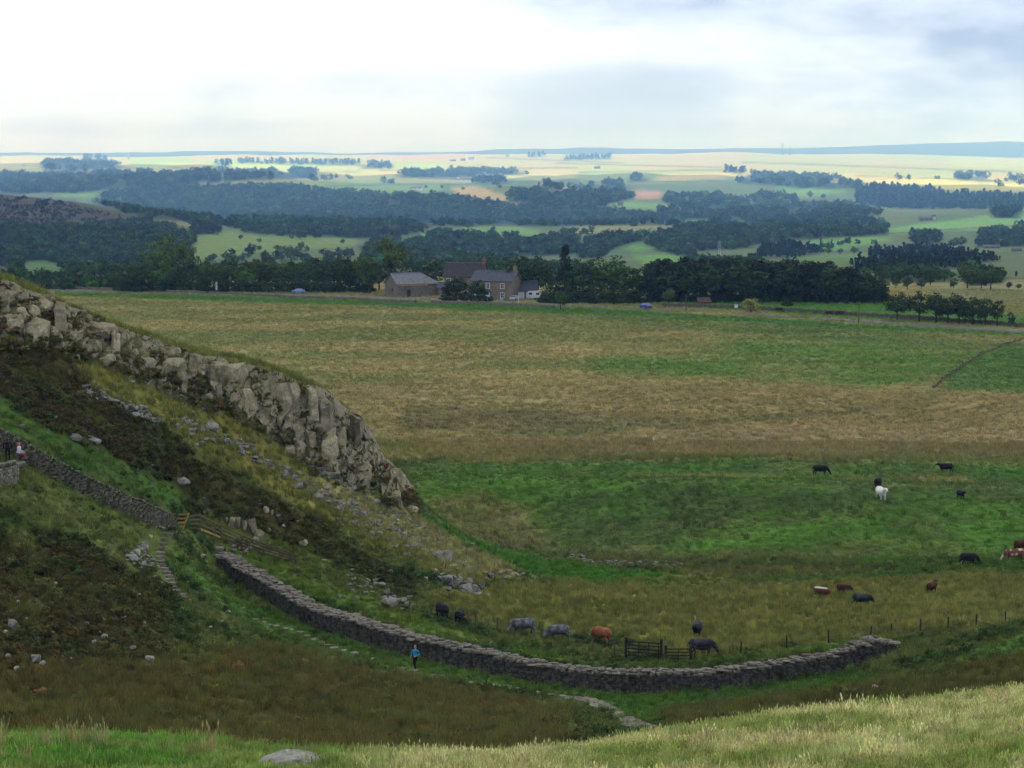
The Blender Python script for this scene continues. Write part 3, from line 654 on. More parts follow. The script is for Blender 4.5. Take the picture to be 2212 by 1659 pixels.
def rock_face(root, rl):
    """the bedded, jointed face itself: one rough sheet broken into blocks by its joints"""
    rs = np.random.default_rng(17); tx, ty = zip(*TOPL); bx_, by_ = zip(*BASL); m = 380; k = 46
    px = np.linspace(-158, 897, m); pt = np.interp(px, tx, ty)-7+fbm(px/26, px*0+2, 4)*16; pb = np.interp(px, bx_, by_)
    A = hit(px, pb, 150, 205); B = hit(px, np.interp(px, tx, ty)+7, 150, 215); yb = A[:, 1]; yt = B[:, 1]
    yb = np.where(np.isnan(yb), np.nanmedian(yb), yb); yt = np.where(np.isnan(yt) | (yt-yb > 9), yb+4, yt)
    ker = np.ones(15)/15; yb = np.convolve(np.pad(yb, 7, 'edge'), ker, 'valid'); yt = np.convolve(np.pad(yt, 7, 'edge'), ker, 'valid')
    T = np.linspace(-.10, 1.0, k)[:, None]; PX = np.repeat(px[None], k, 0); PY = pb+(pt-pb)*T
    Y = yb+(yt-yb)*np.clip(T, 0, 1)**1.5-.25
    P = at(PX, PY, Y); S = P[..., 0]; Hh = P[..., 2]
    S = S+fbm(S/1.1+3, Hh/1.1, 3)*.7; Hq = Hh+fbm(S/1.3+30, Hh/1.3, 3)*.8
    def cells(wx, wz, seed):
        r = np.random.default_rng(seed); n = int((S.max()-S.min())/wx*(Hh.max()-Hh.min())/wz); cx = r.uniform(S.min(), S.max(), n); cz = r.uniform(Hq.min(), Hq.max(), n)
        off = r.uniform(-1, 1, n); gx = r.uniform(-.35, .35, n); gz_ = r.uniform(-.15, .25, n); o = np.empty(S.size); cr = np.empty(S.size); s = S.ravel(); h = Hq.ravel()
        for i in range(0, len(s), 4000):
            d = np.maximum(np.abs(s[i:i+4000, None]-cx)/wx, np.abs(h[i:i+4000, None]-cz)/wz)*.6+.4*np.hypot((s[i:i+4000, None]-cx)/wx, (h[i:i+4000, None]-cz)/wz); j = d.argmin(1); two = np.partition(d, 1, axis=1)[:, :2]
            o[i:i+4000] = off[j]+gx[j]*(s[i:i+4000]-cx[j])+gz_[j]*(h[i:i+4000]-cz[j]); cr[i:i+4000] = two[:, 1]-two[:, 0]
        return o.reshape(S.shape), cr.reshape(S.shape)
    o1, c1 = cells(2.6, 3.2, 1); o2, c2 = cells(.85, 1.7, 2); o3, c3 = cells(.42, .6, 3)
    D = o1*.55+o2*.34+o3*.12-.45*(1-sstep(.0, .10, c2))-.35*(1-sstep(0, .08, c1))-.12*(1-sstep(0, .08, c3))+fbm(S/.35, Hh/.35, 3)*.14
    Y2 = Y-D*np.clip(1.15-np.abs(T-.45)*.6, .4, 1); P = at(PX, PY, Y2)
    back = P[-1:].copy(); back[..., 1] += 1.2; back[..., 2] -= .15; b2 = back.copy(); b2[..., 1] += 2; b2[..., 2] -= 1.0
    low = P[:1].copy(); low[..., 2] -= .8; low[..., 1] += .2
    P = np.concatenate([low, P, back, b2])-np.array(rl); r, c = P.shape[:2]; i = np.arange(r*c).reshape(r, c)
    F = np.stack([i[:-1, :-1], i[:-1, 1:], i[1:, 1:], i[1:, :-1]], -1).reshape(-1, 4)
    link('rock_face', mesh_np('rock_face', P.reshape(-1, 3), F, M_CRAG), root)
def crag():
    root = tag(empty('crag', tuple(g1(500, 890, 150, 200)), 0), 'grey-brown dolerite crag of upright blocks running down the hillside', kind='structure')
    rl = Vector(root.location); rs = random.Random(3)
    tx, ty = zip(*TOPL); bx_, by_ = zip(*BASL)
    def put(mesh, name, p, w, dp, h, rz, tilt=0.0):
        o = link(name, mesh, root, loc=p-rl, rot=(rs.uniform(-0.05, 0.05), tilt+rs.uniform(-0.06, 0.06), rz), scale=(w, dp, h)); return o
    rock_face(root, rl)
    px = -150.0
    while px < 900:
        big = 450 < px < 800 or px < 110
        wpx = min(58, max(10, rs.lognormvariate(math.log(24 if big else 15), .5)))
        pt, pb = np.interp(px, tx, ty), np.interp(px, bx_, by_); H = pb-pt
        broken = 0.6 if 170 < px < 430 else (0.25 if px > 800 else 0.10)
        A = g1(px, pb+rs.uniform(-16, 0), 150, 200); B = g1(px, pt+5, 150, 215)
        if A.x != A.x: px += 10; continue
        yb, yt = A.y, (B.y if B.x == B.x and B.y-A.y < 9 else A.y+4)
        cuts = [0.0]
        while cuts[-1] < 1: cuts.append(cuts[-1]+rs.choice((.22, .3, .38, .5, .65, 1.0))*rs.uniform(.85, 1.15)*(1 if big else 1.5))
        cuts[-1] = 1.0+rs.uniform(-.06, .03)
        if len(cuts) > 2 and cuts[-1]-cuts[-2] < .1: cuts.pop(-2)
        setb = rs.uniform(-.5, .9)
        for f0, f1 in zip(cuts[:-1], cuts[1:]):
            setb += rs.uniform(-.25, .45)
            if rs.random() < max(broken, .55) or px > 815: continue
            Y = yb+(yt-yb)*(.25*f0+.75*f0*f0)+setb*(.3+f0*.7)
            q0 = at(px, pb-H*f0, Y); q1 = at(px, pb-H*f1, Y); h = q1[2]-q0[2]; s = Y/FPX
            w = wpx*s*rs.uniform(.95, 1.4); h = min(h, w*2.4+.3); dp = max(w*rs.uniform(.9, 1.6), 1.3)+.4
            sh = rs.uniform(-.25, .25)*w; ext = .25 if f0 else .6
            p = Vector((q0[0]+sh, Y+dp*.42, q0[2]-ext))
            if h > w*1.7 or rs.random() < .3: put(rs.choice(COLS), 'rock_column', p, w, dp, h+ext, rs.uniform(-.7, .7), rs.uniform(-.09, .09))
            else: put(rs.choice(CRAGBLK), 'rock_block', p+Vector((0, 0, (h+ext)*.5)), w*.62, dp*.6, (h+ext)*.62, rs.uniform(0, 6.28))
        px += wpx*rs.uniform(.6, .85)
    # lower broken outcrops and fallen blocks on the ledges
    for _ in range(150):
        x = rs.uniform(-60, 900); pt, pb = np.interp(x, tx, ty), np.interp(x, bx_, by_); y = rs.uniform(pt+6, pb+14)
        p = g1(x, y, 150, 215)
        if p.x != p.x: continue
        s = rs.uniform(0.22, 0.75)*(1.3 if rs.random() < 0.2 else 1)
        put(rs.choice(CRAGBLK), 'rock_block', p+Vector((0, 0.2, s*0.15)), s*rs.uniform(0.7, 1.2), s, s*rs.uniform(0.8, 1.5), rs.uniform(0, 6))
crag()

# ---- loose stones
STONES = []
def stone(px, py, w_px, label, group, mat=None, hr=0.7, dmin=80, dmax=240, name='stone', long=1.0, rz=None, rs=random.Random(12)):
    p = g1(px, py, dmin, dmax)
    if p.x != p.x: return
    s = w_px*p.y/FPX/2
    me = rs.choice(ROCKS if mat is None else mat)
    o = link(name, me, None, loc=p+Vector((0, 0, s*hr*0.5+.10)), rot=(rs.uniform(-.25, .25), rs.uniform(-.25, .25), rs.uniform(0, 6.28) if rz is None else rz), scale=(s*long, s*rs.uniform(0.7, 1.0), s*hr*rs.uniform(0.85, 1.25)))
    tag(o, label, 'stone', group); STONES.append((p.x, p.y, s))
    return o
SCREE_M = with_mat(ROCKS, M_SCREE)
L1 = 'pale stone poking out of the dark heather on the lower left slope'
for px, py, w in ((28,1357,26),(12,1372,14),(39,1305,10),(203,1393,13),(226,1383,16),(216,1372,9),(287,1406,16),(78,1432,24),(92,1440,18),(35,1452,14),(48,1448,9),(142,1419,12),(135,1424,9),(155,1428,8),(185,1415,10),(267,1338,13),(268,1322,8),(332,1372,10),(323,1432,22),(18,1425,16),(58,1342,8),(114,1372,9),(188,1352,10),(222,1346,12),(137,1360,8),(312,1350,8),(300,1290,8),(120,1265,10),(95,1390,7),(250,1420,8)):
    stone(px, py, w*1.15, L1, 'pale stones in the lower left heather', hr=.8)
L2 = 'small pale stone lying beside the flight of stone steps'
for px, py, w in ((325,1163,12),(295,1199,22),(283,1207,14),(305,1190,12),(320,1208,12),(312,1181,18),(278,1196,9),(290,1222,12),(318,1226,8),(334,1250,10),(405,1262,8),(438,1205,12),(446,1218,9),(425,1190,7),(330,1240,8),(340,1280,7),(395,1155,12),(350,1146,14),(240,1205,9),(250,1190,8)):
    stone(px, py, w, L2, 'stones beside the steps')
L3 = 'pale stone lying on the grass between the steps and the path'
for px, py, w in ((493,1326,14),(526,1316,9),(505,1345,10),(480,1345,8),(455,1358,12),(430,1352,8),(480,1370,9),(500,1385,12),(515,1392,8),(1890,1490,22),(420,1380,10)):
    stone(px, py, w, L3 if px < 1000 else 'flat pale stone in the dark grass bank at the right', 'stones near the path' if px < 1000 else None, hr=0.45)
L4 = 'weathered stone in the heather between the field wall and the crag'
for px, py, w in ((396,1048,34),(205,960,30),(195,950,18),(164,952,28),(47,926,18),(120,905,12),(330,1010,10),(560,1095,12),(600,1120,14),(440,1080,9),(700,1215,14),(760,1235,12),(620,1075,9),(690,1130,10)):
    stone(px, py, w, L4, 'stones in the heather below the crag', SCREE_M)
L5 = 'upright grey outcrop block just above the wooden rail fence'
for px, py, w, h in ((500,1138,16,1.6),(512,1140,18,1.9),(528,1145,14,2.0),(545,1150,26,1.9),(560,1165,22,1.2),(552,1172,18,0.8),(490,1130,12,1.2),(580,1150,12,0.8),(575,1108,14,1.3),(588,1112,10,1.2),(655,1180,22,0.9),(640,1130,12,0.7),(612,1140,10,0.7)):
    stone(px, py, w, L5, 'outcrop above the rail fence', CRAGBLK, hr=h, name='outcrop_block')
L6 = 'jagged dark grey boulder in the heap at the foot of the slope'
for px, py, w in ((965,1262,26),(985,1272,30),(1008,1278,28),(1028,1280,24),(995,1258,18),(970,1278,14),(1040,1272,18),(950,1255,14),(1015,1262,18),(1000,1285,16)):
    stone(px, py, w, L6, 'boulder heap at the foot of the slope', SCREE_M, hr=0.95, name='boulder')
L7 = 'grey stone half sunk in the turf past the tip of the spur'
for px, py, w in ((1060,1248,22),(1080,1242,16),(1100,1240,18),(1116,1246,14),(1050,1255,14),(1130,1244,12),(1090,1252,10),(1020,1180,14),(1005,1168,12),(980,1160,10),(1030,1192,12)):
    stone(px, py, w, L7, 'stones past the tip of the spur', SCREE_M)
L8 = 'grey rock jutting from the slope above the broad stone wall'
for px, py, w in ((825,1270,22),(835,1285,22),(850,1295,18),(870,1305,22),(880,1310,16),(790,1285,16),(770,1298,14),(760,1280,12),(812,1260,16),(755,1268,14),(735,1292,12),(845,1240,14),(885,1268,12),(920,1255,12),(700,1240,10)):
    stone(px, py, w, L8, 'rocks above the broad wall', SCREE_M, hr=0.8)
# big boulder on the brow at the bottom edge
def brow_boulder():
    p = g1(622, 1655, 30, 60); rs = random.Random(31)
    P = [(x*1.0, y, z) for x, y, z in ((-1.05,-.3,0),(-.95,.3,.05),(-.62,-.5,.30),(-.55,.3,.40),(-.2,-.55,.46),(-.15,.3,.54),(.25,-.55,.50),(.3,.3,.52),(.6,-.5,.36),(.62,.3,.40),(.95,-.3,.12),(1.0,.2,.1),(0,-.7,-.3),(.8,-.6,-.3),(-.9,-.6,-.3),(0,.6,-.3),(.9,.5,-.3),(-.9,.5,-.3),(-.6,-.62,.1),(.5,-.66,.1))]
    me = hull_mesh('brow_boulder', P, M_STONE, 4, 0.06, 4)
    o = link('boulder', me, None, loc=p+Vector((0, 0.2, -0.20)), scale=(0.74, 0.7, 0.74), rot=(0, 0, 0.1))
    tag(o, 'large grey cracked boulder on the grassy brow at the bottom edge', 'boulder')
brow_boulder()

# ---- scree: small broken stone, uncountable
def scatter_rocks(name, pts, sizes, meshes, label, mat):
    V = []; F = []; n = 0; rs = np.random.default_rng(4)
    data = []
    for m in meshes:
        co = np.empty(len(m.vertices)*3); m.vertices.foreach_get('co', co); co = co.reshape(-1, 3)
        m.calc_loop_triangles(); tr = np.empty(len(m.loop_triangles)*3, int); m.loop_triangles.foreach_get('vertices', tr); data.append((co, tr.reshape(-1, 3)))
    for p, s in zip(pts, sizes):
        co, tr = data[rs.integers(len(data))]; a = rs.uniform(0, 6.28); c_, s_ = math.cos(a), math.sin(a)
        q = co*np.array([s, s*rs.uniform(.6, 1), s*rs.uniform(.5, .9)]); q = np.stack([q[:, 0]*c_-q[:, 1]*s_, q[:, 0]*s_+q[:, 1]*c_, q[:, 2]], 1)+p
        V.append(q); F.append(tr+n); n += len(q)
    return tag(link(name, mesh_np(name, np.concatenate(V), np.concatenate(F), mat)), label, kind='stuff')
def line_pts(poly, n, spread, rs):
    xs, ys = zip(*poly); t = rs.random(n)*(len(poly)-1); i = t.astype(int); f = t-i
    P = np.array(poly, float); q = P[i]*(1-f)[:, None]+P[i+1]*f[:, None]
    return q[:, 0]+rs.normal(0, spread, n), q[:, 1]+rs.normal(0, spread*0.6, n)
def build_scree():
    rs = np.random.default_rng(9); X = []; Y = []
    for poly, n, sp in (([(175,838),(240,868),(290,890),(340,912)], 260, 9), ([(390,905),(440,930),(500,960),(540,965)], 160, 8), ([(330,900),(440,950),(560,985)], 60, 12), ([(555,985),(620,1025),(700,1075),(780,1110),(860,1150),(960,1205),(1030,1240)], 620, 10), ([(640,985),(720,1030),(800,1085),(880,1130),(960,1165)], 260, 10), ([(740,1120),(860,1180),(960,1230)], 160, 14), ([(950,1250),(1040,1285)], 60, 10), ([(250,790),(330,840),(400,865),(470,890)], 160, 10), ([(760,1250),(880,1310)], 60, 12), ([(290,1190),(330,1240)], 60, 14), ([(480,1190),(560,1180)], 40, 10)):
        a, b = line_pts(poly, n, sp, rs); X.append(a); Y.append(b)
    X = np.concatenate(X); Y = np.concatenate(Y); P = hit(X, Y, 120, 215); ok = ~np.isnan(P[:, 0]); P = P[ok]
    sz = np.exp(rs.normal(math.log(0.15), 0.5, len(P))); P[:, 2] += sz*0.35+.05
    scatter_rocks('scree', P, sz, ROCKS, 'grey scree of broken stone below the crag', M_SCREE)
    n = 420; X = rs.uniform(-20, 430, n); Y = rs.uniform(1140, 1480, n); P = hit(X, Y, 80, 160); P = P[~np.isnan(P[:, 0])]
    scatter_rocks('loose_pebbles', P, rs.uniform(0.03, 0.10, len(P)), ROCKS, 'small loose stones scattered through the left hillside', M_STONE)
build_scree()

# ---- stone walls
def resample(P, step):
    P = np.asarray(P, float); d = np.r_[0, np.cumsum(np.linalg.norm(np.diff(P[:, :2], axis=0), axis=1))]
    s = np.arange(0, d[-1], step); return np.stack([np.interp(s, d, P[:, k]) for k in range(P.shape[1])], 1)
WSTONE = [hull_mesh('wall_stone', [(sx*_rs.uniform(.42, .5), sy*_rs.uniform(.42, .5), sz*_rs.uniform(.4, .5)) for sx in (-1, 1) for sy in (-1, 1) for sz in (-1, 1)]+[(_rs.uniform(-.3, .3), -.52, _rs.uniform(-.3, .3))], M_FACE) for _ in range(8)]
def stone_wall(name, label, base, width, height, mface, mcap, course=0.2, slen=(0.25, 0.5), cap=(0.25, 0.45), cap_rows=4, upright=False, seed=1, batter=0.0, h_var=0.06, ends=(0, 0), limit=300):
    """base: list of (x, y, z) along the foot of the near face, left to right"""
    rs = random.Random(seed); C = resample(base, 0.15); n = len(C)
    T = np.gradient(C[:, :2], axis=0); T /= np.linalg.norm(T, axis=1)[:, None]
    for _ in range(4): T[1:-1] = (T[:-2]+2*T[1:-1]+T[2:])/4
    Nn = np.stack([-T[:, 1], T[:, 0]], 1)                   # towards the back
    hh = np.interp(np.linspace(0, 1, n), [0, .03, .97, 1], [ends[0] or height, height, height, ends[1] or height])+fbm(C[:, 0]/3.0+seed, C[:, 1]/3.0, 3)*h_var*4
    root = empty(name, tuple(C[n//2]), 0, label, 'wall'); rl = np.array(root.location)
    # core
    V = []; inset = 0.07
    for i in range(n):
        f = C[i].copy(); b = C[i].copy(); b[:2] += Nn[i]*width
        bz = gz(b[0], b[1]); zt = f[2]+hh[i]-0.06
        f2 = f.copy(); f2[:2] += Nn[i]*inset; b2 = b.copy(); b2[:2] -= Nn[i]*inset
        V += [(f2[0], f2[1], f[2]-0.5), (f2[0], f2[1], zt), (b2[0], b2[1], zt), (b2[0], b2[1], min(bz, f[2])-0.5)]
    V = np.array(V)-rl; F = []
    for i in range(n-1):
        for k in range(3): F.append((i*4+k, i*4+k+1, i*4+4+k+1, i*4+4+k))
    F += [(0, 3, 2, 1), ((n-1)*4, (n-1)*4+1, (n-1)*4+2, (n-1)*4+3)]
    mb = MB(); mb.add(V, F); core = mb.build('core', M_CORE, root)
    L = (n-1)*0.15; ang = np.arctan2(T[:, 1], T[:, 0])
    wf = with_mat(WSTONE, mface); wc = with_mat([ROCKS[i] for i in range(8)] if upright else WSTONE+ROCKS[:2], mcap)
    items = []
    def interp(s):
        i = min(n-1, max(0, int(s/0.15))); return i
    # both faces
    for side in (0, 1):
        nc_ = int(max(hh)/course)+3
        for c in range(-2, nc_):
            s = rs.uniform(0, 0.3)
            while s < L:
                l = rs.uniform(*slen)*(1.3 if c < 1 else 1); i = interp(s+l/2); z = C[i, 2]+(c+0.5)*course*rs.uniform(0.98, 1.02)
                if (c+1)*course < hh[i]+0.02 and (side == 0 or c > -1):
                    o = C[i].copy(); k = 0.09 if side == 0 else width-0.09
                    o[:2] += Nn[i]*(k+(batter*(c*course) if side == 0 else -batter*c*course)); o[2] = z
                    if side == 0 or o[2] > gz(o[0], o[1])-0.1:
                        items.append((side, o, (l*0.985, rs.uniform(0.18, 0.26), course*0.97), ang[i]+(math.pi if side else 0)+rs.uniform(-.04, .04)))
                s += l
    tops = []
    for r in range(cap_rows):
        s = 0.0
        while s < L:
            l = rs.uniform(*cap); i = interp(s+l/2); o = C[i].copy(); f = (r+0.5)/cap_rows*width+rs.uniform(-.08, .08); o[:2] += Nn[i]*f; o[2] += hh[i]+(0.12 if upright else rs.uniform(-0.10, 0.10)+0.10*math.sin(f/width*math.pi))
            if upright: sc = (rs.uniform(.09, .16), width*0.42*rs.uniform(.85, 1.1), rs.uniform(.14, .24)); l = sc[0]*1.7
            else: sc = (l*rs.uniform(.8, 1.15), rs.uniform(.9, 1.5)*width/cap_rows, rs.uniform(.10, .24))
            tops.append((o, sc, ang[i]+rs.uniform(-.3, .3) if not upright else ang[i]+rs.uniform(-.12, .12)))
            s += l
    def split(lst, key, nm, meshes, nmrest, mat):
        lst = sorted(lst, key=key); rr = random.Random(seed+5)
        for it in lst[:limit]:
            o, sc, a = it[-3:]; link(nm, rr.choice(meshes), root, loc=tuple(o-rl), rot=(rr.uniform(-.04, .04), rr.uniform(-.05, .05), a), scale=sc)
        rest = lst[limit:]
        if rest:
            V = []; F = []; k = 0; data = []
            for m in meshes:
                co = np.empty(len(m.vertices)*3); m.vertices.foreach_get('co', co); m.calc_loop_triangles(); tr = np.empty(len(m.loop_triangles)*3, int); m.loop_triangles.foreach_get('vertices', tr); data.append((co.reshape(-1, 3), tr.reshape(-1, 3)))
            for it in rest:
                o, sc, a = it[-3:]; co, tr = rr.choice(data); q = co*np.array(sc); q = np.stack([q[:, 0]*math.cos(a)-q[:, 1]*math.sin(a), q[:, 0]*math.sin(a)+q[:, 1]*math.cos(a), q[:, 2]], 1)+o-rl
                V.append(q); F.append(tr+k); k += len(q)
            tag(link(nmrest, mesh_np(nmrest, np.concatenate(V), np.concatenate(F), mat), root), kind='stuff')
    split(items, lambda it: (it[0], rs.random()), 'face_stone', wf, 'facing_stonework', mface)
    split(tops, lambda it: it[0][1]+rs.uniform(-4, 4), 'cap_stone', wc, 'top_rubble', mcap)
    return root
HW = [(466,1214),(500,1246),(556,1290),(640,1342),(760,1390),(900,1427),(1050,1460),(1200,1485),(1300,1495),(1400,1496),(1550,1489),(1700,1475),(1800,1460),(1900,1430),(1952,1410)]
HWP = hit([a for a, b in HW], [b for a, b in HW], 100, 175)
for _ in range(2): HWP[1:-1, :2] = (HWP[:-2, :2]+2*HWP[1:-1, :2]+HWP[2:, :2])/4
HWP = resample(HWP, 0.8); HWP[:, 2] = gz(HWP[:, 0], HWP[:, 1])
for _ in range(3): HWP[1:-1, 2] = (HWP[:-2, 2]+2*HWP[1:-1, 2]+HWP[2:, 2])/4
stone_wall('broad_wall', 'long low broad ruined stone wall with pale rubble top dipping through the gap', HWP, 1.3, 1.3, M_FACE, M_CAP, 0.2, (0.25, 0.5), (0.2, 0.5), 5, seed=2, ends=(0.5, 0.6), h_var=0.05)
DWL = [(-140,900),(-60,942),(0,974),(60,1005),(130,1044),(200,1080),(270,1112),(330,1138),(384,1160)]
DWP = hit([a for a, b in DWL], [b for a, b in DWL], 110, 170)
stone_wall('drystone_wall', 'grey drystone field wall with upright coping stones climbing the left slope', DWP, 0.62, 1.45, M_DRY, M_DRY, 0.16, (0.16, 0.42), (0.1, 0.2), 1, True, seed=3)
CW = [(-120,1054),(-40,1050),(10,1044),(40,1038),(46,1034)]
CWP = hit([a for a, b in CW], [b for a, b in CW], 100, 160); CWP[:, 1] -= 0.8; CWP[:, 2] = gz(CWP[:, 0], CWP[:, 1])
M_DRYP = rock_material('pale_drystone', tuple(lin(92,90,76)), tuple(lin(140,136,118)), (0.09, 0.10, 0.045), 0.3, 3.0, 0.4)
stone_wall('drystone_wall', 'pale corner of drystone wall at the left edge in front of the hikers', CWP, 0.7, 1.35, M_DRYP, M_DRYP, 0.16, (0.14, 0.3), (0.1, 0.2), 1, True, seed=4)
# tumbled low wall out in the pasture and the field wall on the moor at the right
def rubble_line(name, label, line, n, size, spread, dmin, dmax, mat, seed):
    rs = np.random.default_rng(seed); P = hit([a for a, b in line], [b for a, b in line], dmin, dmax); Q = resample(P, 0.05)
    Q = Q[rs.integers(0, len(Q), n)]; Q[:, :2] += rs.normal(0, spread, (n, 2)); sz = rs.uniform(*size, n); Q[:, 2] = gz(Q[:, 0], Q[:, 1])+np.abs(rs.normal(0, spread*1.2, n))+sz*0.2
    o = scatter_rocks(name, Q, sz, ROCKS, label, mat); o['category'] = 'wall'; o['kind'] = 'thing'; return o
rubble_line('tumbled_wall', 'low tumbled line of grey stones across the green pasture', [(1228,1212),(1280,1220),(1340,1222),(1400,1226),(1480,1230)], 150, (0.12, 0.32), 0.22, 180, 230, M_SCREE, 3)
rubble_line('field_wall', 'grey field wall running up the moor at the right edge', [(2018,838),(2060,806),(2110,772),(2170,745),(2230,728)], 1100, (0.12, 0.22), 0.16, 300, 560, M_DRY, 4)

# ---- stone path: flags and steps
FLAGM = [hull_mesh('flag', [(math.cos(a)*_rs.uniform(.42, .55), math.sin(a)*_rs.uniform(.4, .52), z) for a in np.linspace(0, 6.0, 7) for z in (-.5, .5)], M_FLAG) for _ in range(6)]
def path():
    root = tag(empty('path', tuple(g1(890, 1450, 100, 150))), 'flagstone footpath winding down through the gap', kind='structure'); rl = Vector(root.location); rs = random.Random(8)
    def flag(px, py, wpx, dep, rz=0.0, name='flagstone', th=0.12):
        p = g1(px, py, 80, 170)
        if p.x != p.x: return
        w = wpx*p.y/FPX; link(name, rs.choice(FLAGM), root, loc=p-rl+Vector((0, 0, 0.035)), rot=(rs.uniform(-.04, .04), rs.uniform(-.04, .04), rz+rs.uniform(-.2, .2)), scale=(w, dep, th))
    for px, py, w in ((553,1340,14),(570,1346,12),(582,1352,10),(598,1354,14),(616,1359,16),(630,1362,10),(648,1367,20),(664,1375,18),(680,1383,18),(694,1389,16),(706,1395,28),(722,1401,20),(742,1407,16),(765,1412,18),(806,1425,12),(872,1446,14),(893,1450,26),(940,1460,10),(1015,1476,12),(1040,1480,20),(1060,1482,30),(1085,1485,28),(1110,1489,28),(1132,1492,20),(1160,1497,14),(1190,1502,16),(1215,1505,18)):
        flag(px, py, w, rs.uniform(0.55, 0.8))
    mid = [(1238,1509),(1255,1511),(1270,1514),(1284,1519),(1296,1525),(1306,1531),(1315,1537),(1324,1543),(1334,1549),(1344,1555),(1354,1560),(1364,1565),(1375,1569),(1387,1573)]
    for i, (x, y) in enumerate(mid):
        w = 20+i*1.3
        for k in (-0.5, 0.5):
            flag(x+k*w, y, w*rs.uniform(0.95, 1.1), rs.uniform(0.85, 1.0), 0.0)
    for px, py, w in ((356,1155,34),(350,1166,26),(348,1176,30),(345,1186,24),(343,1196,28),(342,1205,26),(343,1214,28),(346,1222,26),(350,1230,30),(355,1238,28),(359,1246,28),(363,1254,26),(367,1262,28),(371,1270,26),(377,1278,30),(385,1286,32),(393,1293,30),(402,1299,24)):
        flag(px, py, w, 0.45, 0.05, 'stone_step', 0.2)
path()

# ================================================================== ROAD, BUILDINGS, VEHICLES, FENCES
def wood(name, c1, c2): return simple_mat(name, c1, c2, 6.0, 0.85, 0.15, 0.4, 0.01, obj_random=0.15)
M_WOODN = wood('new_timber', tuple(lin(176,146,86)), tuple(lin(138,110,62)))
M_WOODG = wood('grey_timber', tuple(lin(104,96,72)), tuple(lin(72,66,48)))
M_WOODD = wood('dark_timber', tuple(lin(62,58,48)), tuple(lin(40,38,32)))
M_WIRE = simple_mat('wire', (0.2, 0.2, 0.2), None, 3, 0.5, 0.4, 0, metallic=0.6)
M_WHITE = simple_mat('white_paint', (0.62, 0.64, 0.68), (0.5, 0.52, 0.56), 3, 0.6, 0.3, 0.1)
M_TAR = simple_mat('asphalt', (0.115, 0.12, 0.13), (0.085, 0.09, 0.10), 1.5, 0.9, 0.2, 0.3)
M_SLATE = simple_mat('slate', tuple(lin(74,78,88)), tuple(lin(54,58,68)), 1.2, 0.7, 0.3, 0.5, 0.05)
M_SLATE2 = simple_mat('pale_slate', tuple(lin(112,114,116)), tuple(lin(84,88,92)), 1.2, 0.75, 0.3, 0.5, 0.05)
M_SLATEB = simple_mat('brown_slate', tuple(lin(66,60,58)), tuple(lin(50,47,48)), 1.2, 0.8, 0.2, 0.5, 0.05)
M_GLASS = simple_mat('window_glass', (0.03, 0.035, 0.045), (0.02, 0.02, 0.03), 2, 0.15, 0.6, 0)
M_BRICK = simple_mat('chimney_brick', tuple(lin(140,98,72)), tuple(lin(108,78,60)), 4, 0.9)
def masonry(name, c1, c2):
    m, t, b = new_mat(name, 0.92, 0.15); co = N(t, 'ShaderNodeTexCoord').outputs['Object']
    n = ntex(t, 1.6, 5, 0.65, co, (1, 1, 2)); n2 = ntex(t, 0.35, 3, 0.6, co)
    c = mixc(t, ramp(t, n, 0.3, 0.7), c2, c1); c = mixc(t, ramp(t, n2, 0.45, 0.7, 0, 0.45), c, tuple(x*0.55 for x in c2))
    t.links.new(c, b.inputs['Base Color']); bump(t, b, n, 0.6, 0.06); return m
M_MAS1 = masonry('barn_stone', tuple(lin(120,114,102)), tuple(lin(88,84,76)))
M_MAS2 = masonry('house_stone', tuple(lin(138,128,110)), tuple(lin(106,98,84)))

def build_road():
    L = [(-260,620),(120,626),(400,632),(645,637),(900,648),(1080,654),(1250,659),(1395,667),(1500,672.5),(1700,684),(1855,694),(2000,703.5),(2120,712),(2330,726)]
    P = hit([a for a, b in L], [b for a, b in L], 420, 900)
    for _ in range(2): P[1:-1] = (P[:-2]+2*P[1:-1]+P[2:])/4
    P = resample(P, 3.0); T = np.gradient(P[:, :2], axis=0); T /= np.linalg.norm(T, axis=1)[:, None]; Nn = np.stack([-T[:, 1], T[:, 0]], 1)
    for _ in range(6): P[1:-1, 2] = (P[:-2, 2]+2*P[1:-1, 2]+P[2:, 2])/4
    w = 3.3; offs = [(-w-1.6, -0.8), (-w, 0.16), (w, 0.16), (w+1.6, -0.8)]
    V = []
    for i in range(len(P)):
        for o, dz in offs: V.append((P[i, 0]+Nn[i, 0]*o, P[i, 1]+Nn[i, 1]*o, P[i, 2]+dz))
    n = len(P); F = []; M = []
    for i in range(n-1):
        for k in range(3): F.append((i*4+k, i*4+4+k, i*4+5+k, i*4+k+1)); M.append(0 if k == 1 else 1)
    me = mesh_np('road', np.array(V), np.array(F)[:, ::-1], [M_TAR, simple_mat('verge', tuple(lin(104,100,62)), tuple(lin(70,88,40)), 0.6)], True)
    me.polygons.foreach_set('material_index', M)
    rd = tag(link('road', me), 'narrow grey country road crossing the moor edge', kind='structure')
    # centre dashes
    mb = MB(); k = 0
    for i in range(0, n-1, 3):
        a, t = P[i], T[i]; mb.add([(a[0]+t[0]*s-t[1]*o, a[1]+t[1]*s+t[0]*o, a[2]+0.166) for s, o in ((0, -.07), (2.2, -.07), (2.2, .07), (0, .07))], [(0, 1, 2, 3)])
    tag(mb.build('centre_line', M_WHITE), kind='structure')
    return P, T, Nn
ROADP, ROADT, ROADN = build_road()
